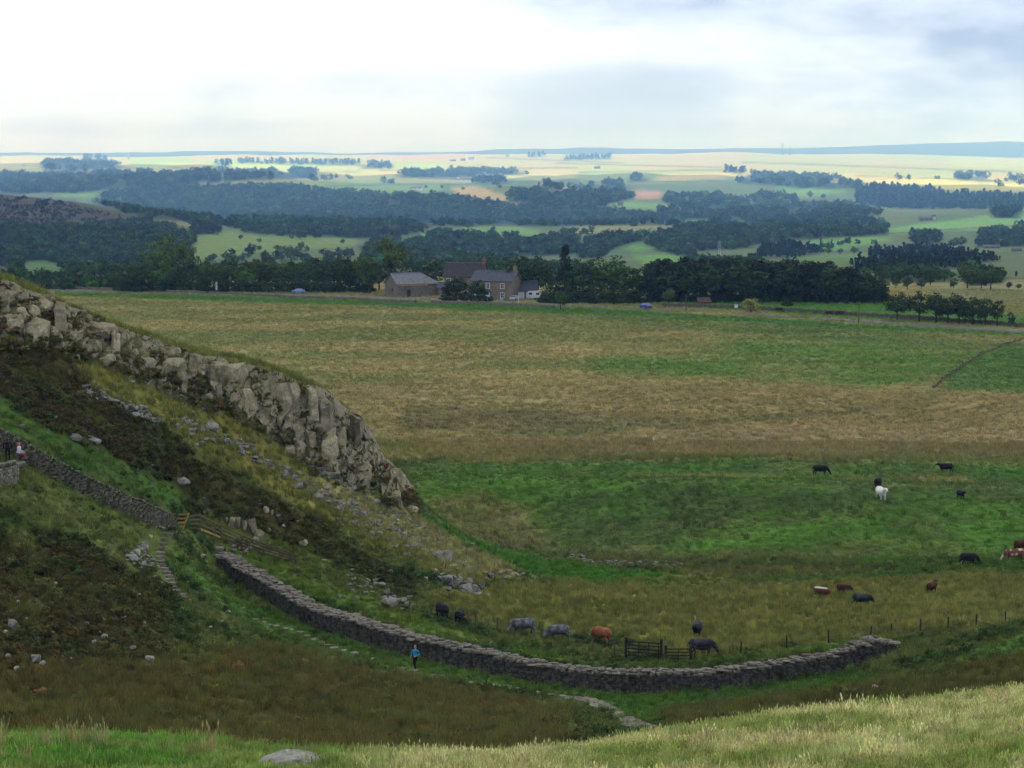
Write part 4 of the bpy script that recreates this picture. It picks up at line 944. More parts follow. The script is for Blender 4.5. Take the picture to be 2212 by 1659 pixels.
# dark stone walls either side of the road
def field_wall(name, label, line, dmin, dmax, w=0.55, h=1.1, mat=None, seed=1):
    P = hit([a for a, b in line], [b for a, b in line], dmin, dmax); P = P[~np.isnan(P[:, 0])]; P = resample(P, 0.6); P[:, 2] = gz(P[:, 0], P[:, 1]); rs = np.random.default_rng(seed)
    P[:, :2] += rs.normal(0, .05, (len(P), 2)); root = empty(name, tuple(P[len(P)//2]), 0, label, 'wall'); rl = P[len(P)//2]
    T = np.gradient(P[:, :2], axis=0); T /= np.linalg.norm(T, axis=1)[:, None]; V = []; F = []
    for i in range(len(P)):
        hh = h*(0.85+0.3*rs.random()); nx, ny = -T[i, 1], T[i, 0]
        for o, z in ((-w/2, -0.6), (-w*.4, hh*.85), (-w*.15, hh), (w*.15, hh), (w*.4, hh*.85), (w/2, -.6)): V.append((P[i, 0]+nx*o-rl[0], P[i, 1]+ny*o-rl[1], P[i, 2]+z-rl[2]))
    for i in range(len(P)-1):
        for k in range(5): F.append((i*6+k, i*6+6+k, i*6+7+k, i*6+k+1))
    mb = MB(); mb.add(V, F); mb.build('stonework', mat or M_DRY, root)
    return root
field_wall('roadside_wall', 'dark drystone wall along the far side of the road at the right', [(1430,663),(1600,668),(1700,674),(1850,683),(2000,692),(2130,701),(2330,716)], 430, 700, seed=2)
field_wall('roadside_wall', 'low dark wall along the verge in front of the barn', [(60,622),(250,628),(420,634),(560,640),(760,648),(900,655)], 430, 760, 0.5, 0.9, seed=3)
field_wall('roadside_wall', 'short dark wall on the verge in front of the farmhouse', [(932,656),(1040,659),(1130,663),(1200,667)], 430, 700, 0.5, 1.0, seed=4)
field_wall('plantation_wall', 'field wall along the front of the conifer plantation', [(1260,648),(1420,653),(1640,652),(1900,654)], 500, 760, 0.5, 0.9, seed=5)

# ---- buildings
def gable_house(name, label, px, py, rz, Lx, Dy, eave, ridge, mwall, mroof, cat='building', dmin=480, dmax=760, hip_right=False, off=(0, 0)):
    p = g1(px, py, dmin, dmax); root = empty(name, p+Vector((off[0], off[1], -0.1)), rz, label, cat)
    x, y = Lx/2, Dy/2
    V = [(-x,-y,-.6),(x,-y,-.6),(x,y,-.6),(-x,y,-.6),(-x,-y,eave),(x,-y,eave),(x,y,eave),(-x,y,eave),(-x,0,ridge),(x,0,ridge)]
    if hip_right: F = [(0,1,5,4),(1,2,6,5),(2,3,7,6),(3,0,4,8,7)]
    else: F = [(0,1,5,4),(1,2,6,9,5),(2,3,7,6),(3,0,4,8,7)]
    mb = MB(); mb.add(V[:8]+V[8:], F); mb.build('wall', mwall, root)
    o = 0.3; th = 0.16; sl = (ridge-eave)/y; ez = eave-sl*o
    rx = x-(y*0.9 if hip_right else 0)
    top = [(-x-o,-y-o,ez+th),(x+(o if hip_right else o),-y-o,ez+th),(rx+(0 if hip_right else o),0,ridge+th),(-x-o,0,ridge+th),(x+o,y+o,ez+th),(-x-o,y+o,ez+th)]
    bot = [(a, b, c-th) for a, b, c in top]
    Fr = [(0,1,2,3),(3,2,4,5),(9,8,7,6),(11,10,8,9),(0,6,7,1),(5,4,10,11),(0,3,9,6),(3,5,11,9),(1,7,8,2),(2,8,10,4)]
    if hip_right: Fr = Fr[:-2]+[(1,4,2),(7,8,10),(1,7,10,4)]
    mb = MB(); mb.add(top+bot, Fr); roof = mb.build('roof', mroof, root)
    mb = MB(); mb.box(((rx-x)/2-(0 if not hip_right else 0), 0, ridge+th+0.05), (rx+x+0.2, 0.35, 0.16)); mb.build('ridge_tile', M_SLATE2, roof)
    return root, roof
def window(root, x, y, z, w=0.95, h=1.35, side=-1, frame=M_WHITE):
    mb = MB()
    for cx, cz, sx, sz in ((0, h/2+.08, w+.32, .16), (0, -h/2-.08, w+.32, .16), (-w/2-.08, 0, .16, h), (w/2+.08, 0, .16, h), (0, 0, w, .07), (0, 0, .06, h)): mb.box((cx, 0, cz), (sx, .12, sz))
    wn_ = mb.build('window', frame, root, loc=(x, y-0.07, z))
    mb = MB(); mb.box((0, 0.05, 0), (w, .05, h)); mb.build('pane', M_GLASS, wn_)
    mb = MB(); mb.box((0, -0.06, -h/2-.22), (w+.4, .3, .12)); mb.build('sill', M_CAP, wn_)
def chimney(roof, x, y, z, h, w=0.8, mat=M_BRICK):
    mb = MB(); mb.box((0, 0, h/2), (w, w*0.8, h)); mb.box((0, 0, h-.1), (w+.16, w*.8+.16, .18))
    c = mb.build('chimney', mat, roof, loc=(x, y, z))
    for s in (-.2, .2):
        mb = MB(); mb.tube([(s, 0, h), (s, 0, h+.55)], [.13, .1], 8); mb.build('chimney_pot', M_BRICK, c)
rt, rf = gable_house('barn', 'low stone barn with pale slate roof left of the farmhouse', 889, 641, R(28), 14.0, 9.0, 4.0, 6.9, M_MAS1, M_SLATE2, 'barn', hip_right=True, off=(0, 4))
mb = MB(); mb.box((-1.8, -4.62, 3.72), (9.8, 0.16, 0.55)); mb.build('timber_lintel', M_WOODN, rt)
mb = MB(); mb.box((-3.2, -4.55, 1.15), (1.1, .12, 2.3)); d_ = mb.build('door', M_WOODD, rt); mb = MB(); mb.box((-2.8, -4.64, 1.1), (.06, .06, .2)); mb.build('handle', M_WIRE, d_)
mb = MB(); mb.box((-7.05, -1, 2.2), (.1, .5, 1.0)); mb.build('vent_slit', M_GLASS, rt)
rt, rf = gable_house('farmhouse', 'two-storey stone farmhouse with blue slate roof and white door', 1072, 649, R(-24), 13.0, 7.4, 5.7, 8.3, M_MAS2, M_SLATE, 'house', off=(0, 4.5))
for wx_, wz in ((-1.0, 4.3), (3.6, 4.3), (3.6, 1.6), (-4.6, 4.3), (-4.6, 1.6)): window(rt, wx_, -3.7, wz)
mb = MB(); mb.box((-1.0, -3.78, 1.25), (1.05, .16, 2.5)); d_ = mb.build('door', M_WHITE, rt); mb = MB(); mb.box((-.65, -3.9, 1.1), (.06, .08, .18)); mb.build('handle', M_WIRE, d_)
mb = MB(); mb.box((-1.0, -4.1, 2.75), (1.8, .9, .14)); mb.build('door_canopy', M_SLATE, rt)
chimney(rf, 6.0, 0, 8.0, 1.9, 1.0, M_MAS2)
mb = MB()
for s in (-1, 1): mb.add([(6.62, s*3.9, 5.45), (6.86, s*3.9, 5.45), (6.86, 0, 8.75), (6.62, 0, 8.75), (6.62, s*3.9, 5.1), (6.86, s*3.9, 5.1), (6.86, 0, 8.35), (6.62, 0, 8.35)], [(0,1,2,3),(4,7,6,5),(0,4,5,1),(1,5,6,2),(2,6,7,3),(3,7,4,0)])
mb.build('gable_coping', M_CAP, rf)
rt, rf = gable_house('old_house', 'taller brown-roofed house behind the farmhouse', 1004, 645, R(-8), 12.0, 8.0, 5.9, 9.7, M_MAS2, M_SLATEB, 'house', off=(0, 17))
chimney(rf, 5.5, 0, 9.4, 1.6, 1.0); window(rt, -4.6, -4.0, 4.6)
rt, rf = gable_house('garage', 'small garage with dark roof and white doors right of the farmhouse', 1137, 648, R(-6), 6.4, 5.5, 2.8, 5.3, M_MAS2, M_SLATE, 'garage', off=(0, 5))
for gx in (-1.6, 1.6):
    mb = MB(); mb.box((0, 0, 1.1), (2.6, .12, 2.2)); d_ = mb.build('garage_door', M_WHITE, rt, loc=(gx, -2.8, 0))
    mb = MB(); [mb.box((0, -.07, .3+k*.55), (2.5, .03, .05)) for k in range(4)]; mb.build('door_rib', M_WIRE, d_)
rt, rf = gable_house('lean_to', 'low dark shed squeezed between the barn and the house', 957, 643, R(10), 4.0, 4.0, 2.6, 4.0, M_MAS1, M_SLATE, 'shed', off=(0, 9))
mb = MB(); mb.box((0.6, -2.05, 1.1), (1.1, .1, 2.0)); mb.build('door', M_WHITE, rt)
rt, rf = gable_house('field_shed', 'small rust-roofed shed in front of the plantation', 1521, 660, R(5), 3.2, 2.6, 1.0, 1.9, M_MAS1, simple_mat('rust_roof', tuple(lin(84,66,56)), tuple(lin(66,54,46)), 2), 'shed', off=(0, 2))
mb = MB(); mb.box((0, -1.34, .5), (.9, .1, 1.0)); mb.build('door', M_WOODD, rt)
p = g1(918, 651, 450, 700)
rt = empty('water_trough', p, 0.05, 'pale grey concrete trough beside the road in front of the barn', 'trough')
mb = MB(); [mb.box(c, s) for c, s in (((0, -.5, .45), (3.2, .16, 1.0)), ((0, .5, .45), (3.2, .16, 1.0)), ((-1.52, 0, .45), (.16, .84, 1.0)), ((1.52, 0, .45), (.16, .84, 1.0)))]; mb.build('trough_wall', simple_mat('concrete', tuple(lin(140,152,142)), tuple(lin(116,126,118)), 2), rt)
mb = MB(); mb.box((0, 0, .1), (2.86, .82, .2)); mb.build('trough_floor', M_CAP, rt)
# distant farm buildings on the hills
def far_house(px, py, w, h, label, mw=M_WHITE, mr=M_SLATE, dmin=1500, dmax=30000, name='distant_farmhouse'):
    p = g1(px, py, dmin, dmax)
    if p.x != p.x: return
    s = p.y/FPX; W, Hh = w*s, h*s
    root = empty(name, p, R(random.Random(px).uniform(-12, 12)), label, 'house')
    mb = MB(); x, y = W/2, W*0.3; e = Hh*0.62
    mb.add([(-x,-y,-4),(x,-y,-4),(x,y,-4),(-x,y,-4),(-x,-y,e),(x,-y,e),(x,y,e),(-x,y,e),(-x,0,Hh),(x,0,Hh)], [(0,1,5,4),(1,2,6,9,5),(2,3,7,6),(3,0,4,8,7)]); mb.build('wall', mw, root)
    mb = MB(); o = W*.03
    mb.add([(-x-o,-y-o,e-.2),(x+o,-y-o,e-.2),(x+o,0,Hh+.3),(-x-o,0,Hh+.3),(x+o,y+o,e-.2),(-x-o,y+o,e-.2)], [(0,1,2,3),(3,2,4,5)]); r_ = mb.build('roof', mr, root)
    mb = MB(); mb.box((x*.7, 0, Hh+W*.03), (W*.07, W*.07, W*.12)); mb.build('chimney', M_MAS2, r_)
    for k in (-.5, 0, .5):
        mb = MB(); mb.box((k*W*.7, -y-.15, e*.55), (W*.09, .3, e*.4)); mb.build('window', M_GLASS, root)
for px, py, w, h, lb in ((898,410,26,6,'long white farm shed on the far hillside above the wood'),(1000,392,30,6,'low white barn beside trees on the far slope'),(990,388,6,8,'tiny white gable end beside the low white barn'),(1018,345,12,6,'white farmhouse at the right of the sunlit hilltop farm'),(1000,347,10,5,'grey house in the middle of the sunlit hilltop farm'),(978,348,12,4,'long low house at the left of the sunlit hilltop farm'),(1096,338,8,4,'lone white house on the skyline field'),(1340,444,12,8,'pale grey house among trees above the green field'),(2000,476,28,8,'pale stone house by the long wood at the right'),(2017,474,8,10,'white gable beside the pale stone house at the right'),(2140,536,34,7,'pale roofed farm beyond the trees at the right'),(2195,588,20,6,'stone farm at the right edge'),(1490,530,18,6,'pink-grey house among the valley woods'),(52,360,8,4,'small white cottage on the far left hill'),(1290,364,12,5,'pale house above the dell on the sunlit slope')):
    far_house(px, py, w, h, lb, M_WHITE if 'white' in lb else M_MAS2)
# mast and pylons on the skyline
def mast(px, py, h_px, label, w=0.010, mat=None):
    p = g1(px, py, 2000, 30000)
    if p.x != p.x: return
    s = p.y/FPX; H = h_px*s; root = empty('mast', p, 0, label, 'mast'); mb = MB()
    b = H*0.09
    for sx in (-1, 1):
        for sy in (-1, 1): mb.tube([(sx*b, sy*b, -3), (sx*b*.25, sy*b*.25, H)], [H*w*1.8, H*w*1.2], 5)
    mb.build('lattice_leg', mat or M_WHITE, root); mb = MB()
    for k in range(1, 7):
        z = H*k/7; q = b*(1-.75*k/7)
        for sy in (-1, 1): mb.tube([(-q, sy*q, z), (q, sy*q, z+H*.05)], [H*w, H*w], 4)
    mb.build('brace', mat or M_WHITE, root); mb = MB()
    for z in (.72, .85, .96): mb.box((0, 0, H*z), (H*.3 if w < .02 else H*.08, H*.02, H*.02))
    mb.build('cross_arm', mat or M_WHITE, root)
mast(278, 344, 14, 'white mast on the far left skyline', 0.03)
M_PYL = simple_mat('pylon_steel', (0.35, 0.38, 0.42), None, 1, .6)
mast(1690, 336, 26, 'left of two thin pylons above the sunlit hill', 0.008, M_PYL); mast(1707, 336, 18, 'right of two thin pylons above the sunlit hill', 0.008, M_PYL); mast(481, 398, 26, 'thin pylon rising over the far wood at the left', 0.010, M_PYL); mast(1554, 568, 40, 'tall grey pylon in the valley beyond the plantation', 0.007, M_PYL); mast(1208, 398, 14, 'small pylon on the middle slope', 0.01, M_PYL)

# ---- cars
def car(px, py, rz, col, label, kind='hatch', dmin=430, dmax=700, scale=1.0, dz=0.45):
    p = g1(px, py, dmin, dmax); root = empty('parked_car' if kind != 'road' else 'car', p+Vector((0, 0, dz)), rz, label, 'car'); root.scale = (scale,)*3
    paint_ = simple_mat('car_paint', col, tuple(c*.85 for c in col), 2, 0.3, 0.6, 0)
    prof = [(-2.0,.35),(-2.05,.62),(-1.95,.92),(-1.3,1.0),(-.75,1.42),(.9,1.46),(1.65,1.05),(1.98,.92),(2.0,.4),(1.75,.3),(-1.8,.3)]
    V = []; n = len(prof)
    for s in (-1, 1):
        for x, z in prof: V.append((x, s*(.82 if z < 1.1 else .64), z))
    F = [tuple(range(n)), tuple(range(2*n-1, n-1, -1))]+[(i, n+i, n+(i+1) % n, (i+1) % n) for i in range(n)]
    me = MB().add(V, F[0:2]+[f[::-1] for f in F[2:]]).mesh('body', paint_); bm = bmesh.new(); bm.from_mesh(me); bmesh.ops.recalc_face_normals(bm, faces=bm.faces); bmesh.ops.bevel(bm, geom=list(bm.edges), offset=.05, segments=2, affect='EDGES'); bm.to_mesh(me); bm.free(); link('body', me, root)
    for s in (-1, 1):
        mb = MB(); mb.add([(-1.1,s*.80,1.02),(1.4,s*.80,1.04),(.85,s*.67,1.38),(-.68,s*.67,1.36)], [(0,1,2,3) if s < 0 else (3,2,1,0)]); mb.build('side_window', M_GLASS, root)
        for x in (-1.25, 1.25):
            w_ = empty_child('wheel', root, (x, s*.78, .32))
            mb = MB(); mb.tube([(0, -.1, 0), (0, .1, 0)], [.32, .32], 14); mb.build('tyre', M_TYRE, w_)
            mb = MB(); mb.tube([(0, s*.08, 0), (0, s*.115, 0)], [.19, .17], 10); mb.build('rim', M_WIRE, w_)
        mb = MB(); mb.ball((-1.98, s*.58, .74), (.07, .16, .09), 8, 5); mb.build('headlight', M_WHITE, root)
        mb = MB(); mb.ball((1.97, s*.62, .82), (.05, .12, .12), 8, 5); mb.build('tail_light', M_RED, root)
    for x0, z0, x1, z1 in ((-1.28, 1.03, -.78, 1.39), (1.58, 1.1, .96, 1.43)):
        mb = MB(); k = -0.03 if x0 < 0 else 0.03; mb.add([(x0+k,-.7,z0),(x0+k,.7,z0),(x1+k,.58,z1),(x1+k,-.58,z1)], [(0,1,2,3) if x0 > 0 else (3,2,1,0)]); mb.build('windscreen' if x0 < 0 else 'rear_window', M_GLASS, root)
    return root
def empty_child(name, parent, loc):
    o = bpy.data.objects.new(name, None); COL.objects.link(o); o.parent = parent; o.location = loc; o.empty_display_size = .1; return o
M_TYRE = simple_mat('tyre', (.02, .02, .02), None, 3, .8); M_RED = simple_mat('red_lamp', (.4, .02, .02), None, 3, .3)
car(645, 635, R(4), tuple(lin(120,140,190)), 'pale blue car driving past the left shelter belt', dz=0.16)
car(1395, 668, R(-62), tuple(lin(40,66,150)), 'dark blue car on the road right of the farm', dz=0.16)
car(1111, 650, R(70), tuple(lin(150,165,180)), 'silver car parked in front of the farmhouse gable', dz=0.1)
p = g1(1158, 648, 480, 700); rt = empty('caravan', p+Vector((0, 2, 0)), R(-20), 'white caravan parked beside the garage', 'caravan')
mb = MB(); V = [(x, y, z) for y in (-1.1, 1.1) for x, z in ((-2.4,.5),(-2.6,1.3),(-2.1,2.5),(2.0,2.6),(2.5,1.9),(2.5,.5))]; mb.add(V, [(0,1,2,3,4,5)[::-1], (6,7,8,9,10,11)]+[(i, (i+1) % 6, 6+(i+1) % 6, 6+i) for i in range(6)]); mb.build('body', M_WHITE, rt)
for x in (-1.3, .9): mb = MB(); mb.box((x, -1.12, 1.75), (1.0, .04, .6)); mb.build('window', M_GLASS, rt)
for s in (-1, 1): mb = MB(); mb.tube([(0, s*1.0-.1, .3), (0, s*1.0+.1, .3)], [.33, .33], 12); mb.build('wheel', M_TYRE, rt)
mb = MB(); mb.tube([(2.4, 0, .5), (3.6, 0, .45)], [.06, .06], 6); mb.build('tow_bar', M_WIRE, rt)

# ---- signs, poles, bins
def post_thing(name, label, cat, px, py, h_px, w, mat, dmin=420, dmax=760, board=None):
    p = g1(px, py, dmin, dmax); h = h_px*p.y/FPX; root = empty(name, p, 0, label, cat)
    mb = MB(); mb.tube([(0, 0, -.4), (0, 0, h)], [w, w*.85], 8); mb.build('post', mat, root)
    if board: mb = MB(); mb.box((0, -w-.03, h-board[1]/2), (board[0], .06, board[1])); mb.build('sign_board', board[2], root)
    return root
post_thing('road_sign', 'tall white sign board beside the dark bush at the left of the road', 'sign', 468, 632, 23, .06, M_WOODG, board=(.55, 2.5, M_WHITE))
post_thing('road_sign', 'dark sign post in the shade of the left shelter belt', 'sign', 612, 634, 16, .06, M_WOODD, board=(.45, 1.0, M_WOODD))
post_thing('marker_post', 'white marker post in front of the garage', 'post', 1120, 655, 18, .12, M_WHITE)
post_thing('notice_board', 'small white board by the pale round bush', 'sign', 1590, 668, 10, .06, M_WOODG, board=(.9, .9, M_WHITE))
for px, py, h, lb in ((1855,698,46,'grey telegraph pole by the road between plantation and field trees'),(1482,672,36,'grey telegraph pole in front of the left end of the plantation'),(1612,668,24,'short pole beside the pale round bush')):
    r_ = post_thing('telegraph_pole', lb, 'pole', px, py, h, .13, M_WOODG)
    mb = MB(); mb.box((0, 0, h*.118-.3), (1.2, .1, .1)); mb.build('cross_arm', M_WOODG, r_)
p = g1(1083, 653, 450, 700); rt = empty('wheelie_bin', p, .2, 'pale blue bin in front of the farmhouse wall', 'bin'); M_BIN = simple_mat('bin_plastic', tuple(lin(150,180,200)), None, 3, .5)
mb = MB(); mb.box((0, 0, .6), (.7, .8, 1.1), taper=1.15); mb.build('bin_body', M_BIN, rt); mb = MB(); mb.box((0, .05, 1.2), (.86, 1.0, .1)); mb.build('lid', M_BIN, rt)

# ---- fences
def beam(mb, a, b, w, h):
    a = Vector(a); b = Vector(b); d = (b-a).normalized(); up = Vector((0, 0, 1)); s = d.cross(up).normalized()*w/2; u = s.cross(d).normalized()*h/2
    V = [tuple(q) for q in (a-s-u, a+s-u, a+s+u, a-s+u, b-s-u, b+s-u, b+s+u, b-s+u)]
    mb.add(V, [(0,1,2,3),(7,6,5,4),(0,4,5,1),(1,5,6,2),(2,6,7,3),(3,7,4,0)])
def rail_fence():
    posts = [(411,1146,34),(432,1150,42),(476,1167,36),(522,1184,30),(570,1200,28),(605,1210,27),(640,1219,22)]
    pts = []; 
    for px, py, h in posts: p = g1(px, py, 120, 185); pts.append((p, h*p.y/FPX))
    root = empty('rail_fence', pts[2][0], 0, 'grey wooden post-and-rail fence running down from the gate', 'fence'); rl = Vector(root.location)
    for p, h in pts[1:]:
        mb = MB(); mb.box((0, 0, h/2-.2), (.16, .14, h+.4)); mb.build('post', M_WOODG, root, loc=p-rl)
    for (a, ha), (b, hb) in zip(pts[:-1], pts[1:]):
        for k in range(4):
            f = (0.93, 0.70, 0.46, 0.20)[k]; m = M_WOODN if (k == 3 and a is pts[1][0]) else M_WOODG
            mb = MB(); beam(mb, a-rl+Vector((0, -.1, ha*f)), b-rl+Vector((0, -.1, hb*f)), .05, .13 if m is M_WOODG else .16); o = mb.build('rail', m, root)
            if m is M_WOODN: o['label'] = 'bright new bottom rail'
rail_fence()
def hand_gate():
    p = g1(396, 1150, 120, 185); s = p.y/FPX; root = empty('hand_gate', p, 0, 'new yellow timber gate at the end of the drystone wall', 'gate')
    def q(px, py): return Vector(((px-396)*s, 0, (1150-py)*s))
    mb = MB(); beam(mb, q(386, 1147), q(386, 1106), .12, .12); mb.build('gate_post', M_WOODN, root)
    mb = MB(); beam(mb, q(393, 1148), q(409, 1107), .09, .10); mb.build('slanting_stile', M_WOODN, root)
    for y, x1 in ((1110, 407), (1119, 404), (1128, 400.5), (1137, 397)):
        mb = MB(); beam(mb, q(386, y)+Vector((0, -.06, 0)), q(x1, y)+Vector((0, -.06, 0)), .05, .12); mb.build('gate_bar', M_WOODN, root)
hand_gate()
def wire_fence(label, posts, mat, wires=3, dmin=120, dmax=200, r=.07):
    pts = []
    for px, py, h in posts:
        p = g1(px, py, dmin, dmax)
        if p.x == p.x: pts.append((p, h*p.y/FPX))
    root = empty('wire_fence', pts[len(pts)//2][0], 0, label, 'fence'); rl = Vector(root.location); rs = random.Random(2)
    for p, h in pts:
        mb = MB(); mb.tube([(0, 0, -.3), (rs.uniform(-.04, .04), 0, h)], [r, r*.9], 7); mb.build('post', mat, root, loc=p-rl)
    for (a, ha), (b, hb) in zip(pts[:-1], pts[1:]):
        for k in range(wires):
            f = .9-k*.3; mb = MB(); mb.tube([a-rl+Vector((0, -r, ha*f)), b-rl+Vector((0, -r, hb*f))], [.005, .005], 4); mb.build('wire', M_WIRE, root)
wire_fence('line of pale posts with wire behind the broad wall on the left', [(838,1312,32),(884,1327,30),(932,1338,30),(980,1348,36),(1027,1361,34),(1074,1365,32),(1122,1372,26),(1170,1380,26),(1228,1392,28),(1280,1407,34),(1327,1415,30)], M_WOODG)
wire_fence('dark posts with wire rising behind the right end of the broad wall', [(1500,1424,28),(1600,1412,28),(1700,1400,28),(1790,1388,28),(1881,1374,22),(1925,1370,24),(1988,1366,30)], M_WOODD)
wire_fence('dark posts with wire along the green bank at the right edge', [(2047,1366,35),(2108,1356,30),(2172,1348,28),(2240,1342,28)], M_WOODD, dmin=100)
def field_gate(label, x0, x1, y0, y1, h, bars, mat, posts=True):
    a = g1(x0, y0, 120, 200); b = g1(x1, y1, 120, 200); H = h*a.y/FPX; root = empty('field_gate', a, 0, label, 'gate'); d = b-a
    for f in (0, 1):
        mb = MB(); mb.box((0, 0, H/2), (.2, .18, H+.4)); mb.build('gate_post', mat, root, loc=d*f)
    for k in range(bars):
        z = H*(.15+.78*k/(bars-1)); mb = MB(); beam(mb, Vector((0, 0, z))+d*.03, d*.97+Vector((0, 0, z)), .05, .09); mb.build('gate_bar', mat, root)
    for f in ((.08, .36, .64, .92) if posts else (.5,)):
        mb = MB(); mb.box((0, -.04, H*.52), (.07, .05, H*.85)); mb.build('upright', mat, root, loc=d*f)
    return root
field_gate('dark five-barred field gate behind the lowest part of the wall', 1352, 1428, 1421, 1426, 40, 5, M_WOODD)
field_gate('lower dark hurdle joined to the right of the field gate', 1438, 1492, 1427, 1427, 28, 4, M_WOODD, False)

# ================================================================== TREES AND WOODS
def leaf_mat(name, instancer=False, base=(0.05, 0.08, 0.025), var=0.35):
    m, t, b = new_mat(name, 0.8, 0.15); oi = N(t, 'ShaderNodeObjectInfo'); geo = N(t, 'ShaderNodeNewGeometry')
    n = ntex(t, 0.55, 3, 0.6, geo.outputs['Position'])
    if instancer:
        a = N(t, 'ShaderNodeAttribute'); a.attribute_type = 'INSTANCER'; a.attribute_name = 'tint'; c = a.outputs['Color']
    else:
        c = N(t, 'ShaderNodeRGB'); c.outputs[0].default_value = (*base, 1); c = c.outputs[0]
    hs = N(t, 'ShaderNodeHueSaturation'); t.links.new(c, hs.inputs['Color'])
    v1 = ramp(t, n, 0.3, 0.7, 1-var, 1+var); v2 = ramp(t, oi.outputs['Random'], 0, 1, 1-var*.8, 1+var*.8)
    mu = N(t, 'ShaderNodeMath', operation='MULTIPLY'); t.links.new(v1, mu.inputs[0]); t.links.new(v2, mu.inputs[1]); t.links.new(mu.outputs[0], hs.inputs['Value'])
    t.links.new(ramp(t, oi.outputs['Random'], 0, 1, 0.488, 0.51), hs.inputs['Hue'])
    t.links.new(hs.outputs[0], b.inputs['Base Color']); return m
M_BARK = simple_mat('bark', (0.05, 0.042, 0.032), (0.03, 0.026, 0.02), 4, 0.95)
M_LEAF = leaf_mat('broad_leaf', base=tuple(lin(66,88,36))); M_LEAFD = leaf_mat('dark_leaf', base=tuple(lin(50,68,32))); M_LEAFY = leaf_mat('light_leaf', base=tuple(lin(82,102,42))); M_NEEDLE = leaf_mat('needle', base=tuple(lin(34,48,30)), var=.3); M_LEAFP = leaf_mat('olive_leaf', base=tuple(lin(128,128,66)), var=.25)
def leaves(centres, radii, n_each, size, rs, squash=0.8):
    """leaf quads clustered in clumps"""
    V = []
    for c, r in zip(centres, radii):
        d = rs.normal(size=(n_each, 3)); d /= np.linalg.norm(d, axis=1)[:, None]; rad = r*rs.uniform(0.55, 1.05, (n_each, 1))
        p = c+d*rad*np.array([1, 1, squash])
        nrm = d+rs.normal(0, .6, (n_each, 3)); nrm /= np.linalg.norm(nrm, axis=1)[:, None]
        a = np.cross(nrm, rs.normal(size=(n_each, 3))); a /= np.linalg.norm(a, axis=1)[:, None]; b = np.cross(nrm, a)
        s = size*rs.uniform(.6, 1.3, (n_each, 1))
        V.append(np.stack([p-a*s-b*s*.7, p+a*s-b*s*.6, p+a*s*.8+b*s*.7, p-a*s*.7+b*s*.8], 1))
    V = np.concatenate(V).reshape(-1, 3); return V, np.arange(len(V)).reshape(-1, 4)
def crown_pts(kind, rs, n):
    C = []; Rr = []
    while len(C) < n:
        if kind == 'con':
            z = rs.uniform(0.12, 1.0); w = (1-z)**0.75*0.30+0.015; a = rs.uniform(0, 6.28); q = w*rs.uniform(0.5, 1.0); C.append((q*math.cos(a), q*math.sin(a), z)); Rr.append(0.05+w*0.25)
        elif kind == 'pine':
            z = rs.uniform(0.22, 0.98); w = 0.22*min(1, (1.08-z)*2.2)*(0.7+0.3*math.sin(z*9)); a = rs.uniform(0, 6.28); q = w*math.sqrt(rs.uniform(0.1, 1)); C.append((q*math.cos(a), q*math.sin(a), z)); Rr.append(rs.uniform(.06, .11))
        elif kind == 'bush':
            v = rs.normal(size=3); v /= np.linalg.norm(v); v[2] = abs(v[2]); q = rs.uniform(.5, .95); C.append((v[0]*.5*q, v[1]*.5*q, .12+v[2]*.78*q)); Rr.append(rs.uniform(.12, .2))
        else:
            v = rs.normal(size=3); v /= np.linalg.norm(v); q = rs.uniform(.35, 1.0)**.6
            w = .36 if kind == 'broad' else .30; lo = .60 if kind == 'broad' else .64; hz = .36 if kind == 'broad' else .32
            C.append((v[0]*w*q, v[1]*w*q, lo+v[2]*hz*q)); Rr.append(rs.uniform(.07, .14))
    return np.array(C), np.array(Rr)
def tree_mesh(kind, seed, leaf, n_cl, n_lf, lsize):
    rs = np.random.default_rng(seed); C, Rr = crown_pts(kind, rs, n_cl)
    if kind in ('broad', 'open'):      # lumpy outline: pull whole sectors in or out
        a = np.arctan2(C[:, 1], C[:, 0]); k = 1+0.22*np.sin(a*2+seed)+0.18*np.sin(a*3+seed*2.1+C[:, 2]*5); C[:, 0] *= k; C[:, 1] *= k; C[:, 2] += .06*np.sin(a+seed*3)
    V, F = leaves(C, Rr, n_lf, lsize, rs, .75); cm = mesh_np('crown', V, F, leaf)
    mb = MB(); top = .95 if kind in ('con', 'pine') else .62
    r0 = .022 if kind != 'bush' else .02
    mb.tube([(0, 0, -.04), (.004, .003, .12), (-.006, .004, top*.6), (0, 0, top)], [r0*1.35, r0, r0*.7, r0*.2], 7)
    if kind in ('broad', 'open', 'pine', 'bush'):
        for i in rs.permutation(len(C))[:9 if kind != 'bush' else 5]:
            c = C[i]; z0 = rs.uniform(.2, .5)*(1 if kind != 'bush' else .3); mb.tube([(0, 0, z0), tuple(np.array([c[0]*.5, c[1]*.5, (z0+c[2])/2+.02])), tuple(c)], [r0*.45, r0*.3, r0*.1], 5)
    return cm, mb.mesh('trunk', M_BARK, True)
TREES = {}
for i in range(4): TREES['broad%d' % i] = tree_mesh('broad', 10+i, M_LEAF, 60, 24, .022)
for i in range(3): TREES['dark%d' % i] = tree_mesh('broad', 20+i, M_LEAFD, 60, 24, .022)
for i in range(2): TREES['light%d' % i] = tree_mesh('open', 30+i, M_LEAFY, 42, 26, .020)
for i in range(3): TREES['pine%d' % i] = tree_mesh('pine', 40+i, M_NEEDLE, 60, 22, .020)
for i in range(2): TREES['spruce%d' % i] = tree_mesh('con', 50+i, M_NEEDLE, 80, 18, .018)
for i in range(2): TREES['bush%d' % i] = tree_mesh('bush', 60+i, M_LEAFD, 34, 34, .040)
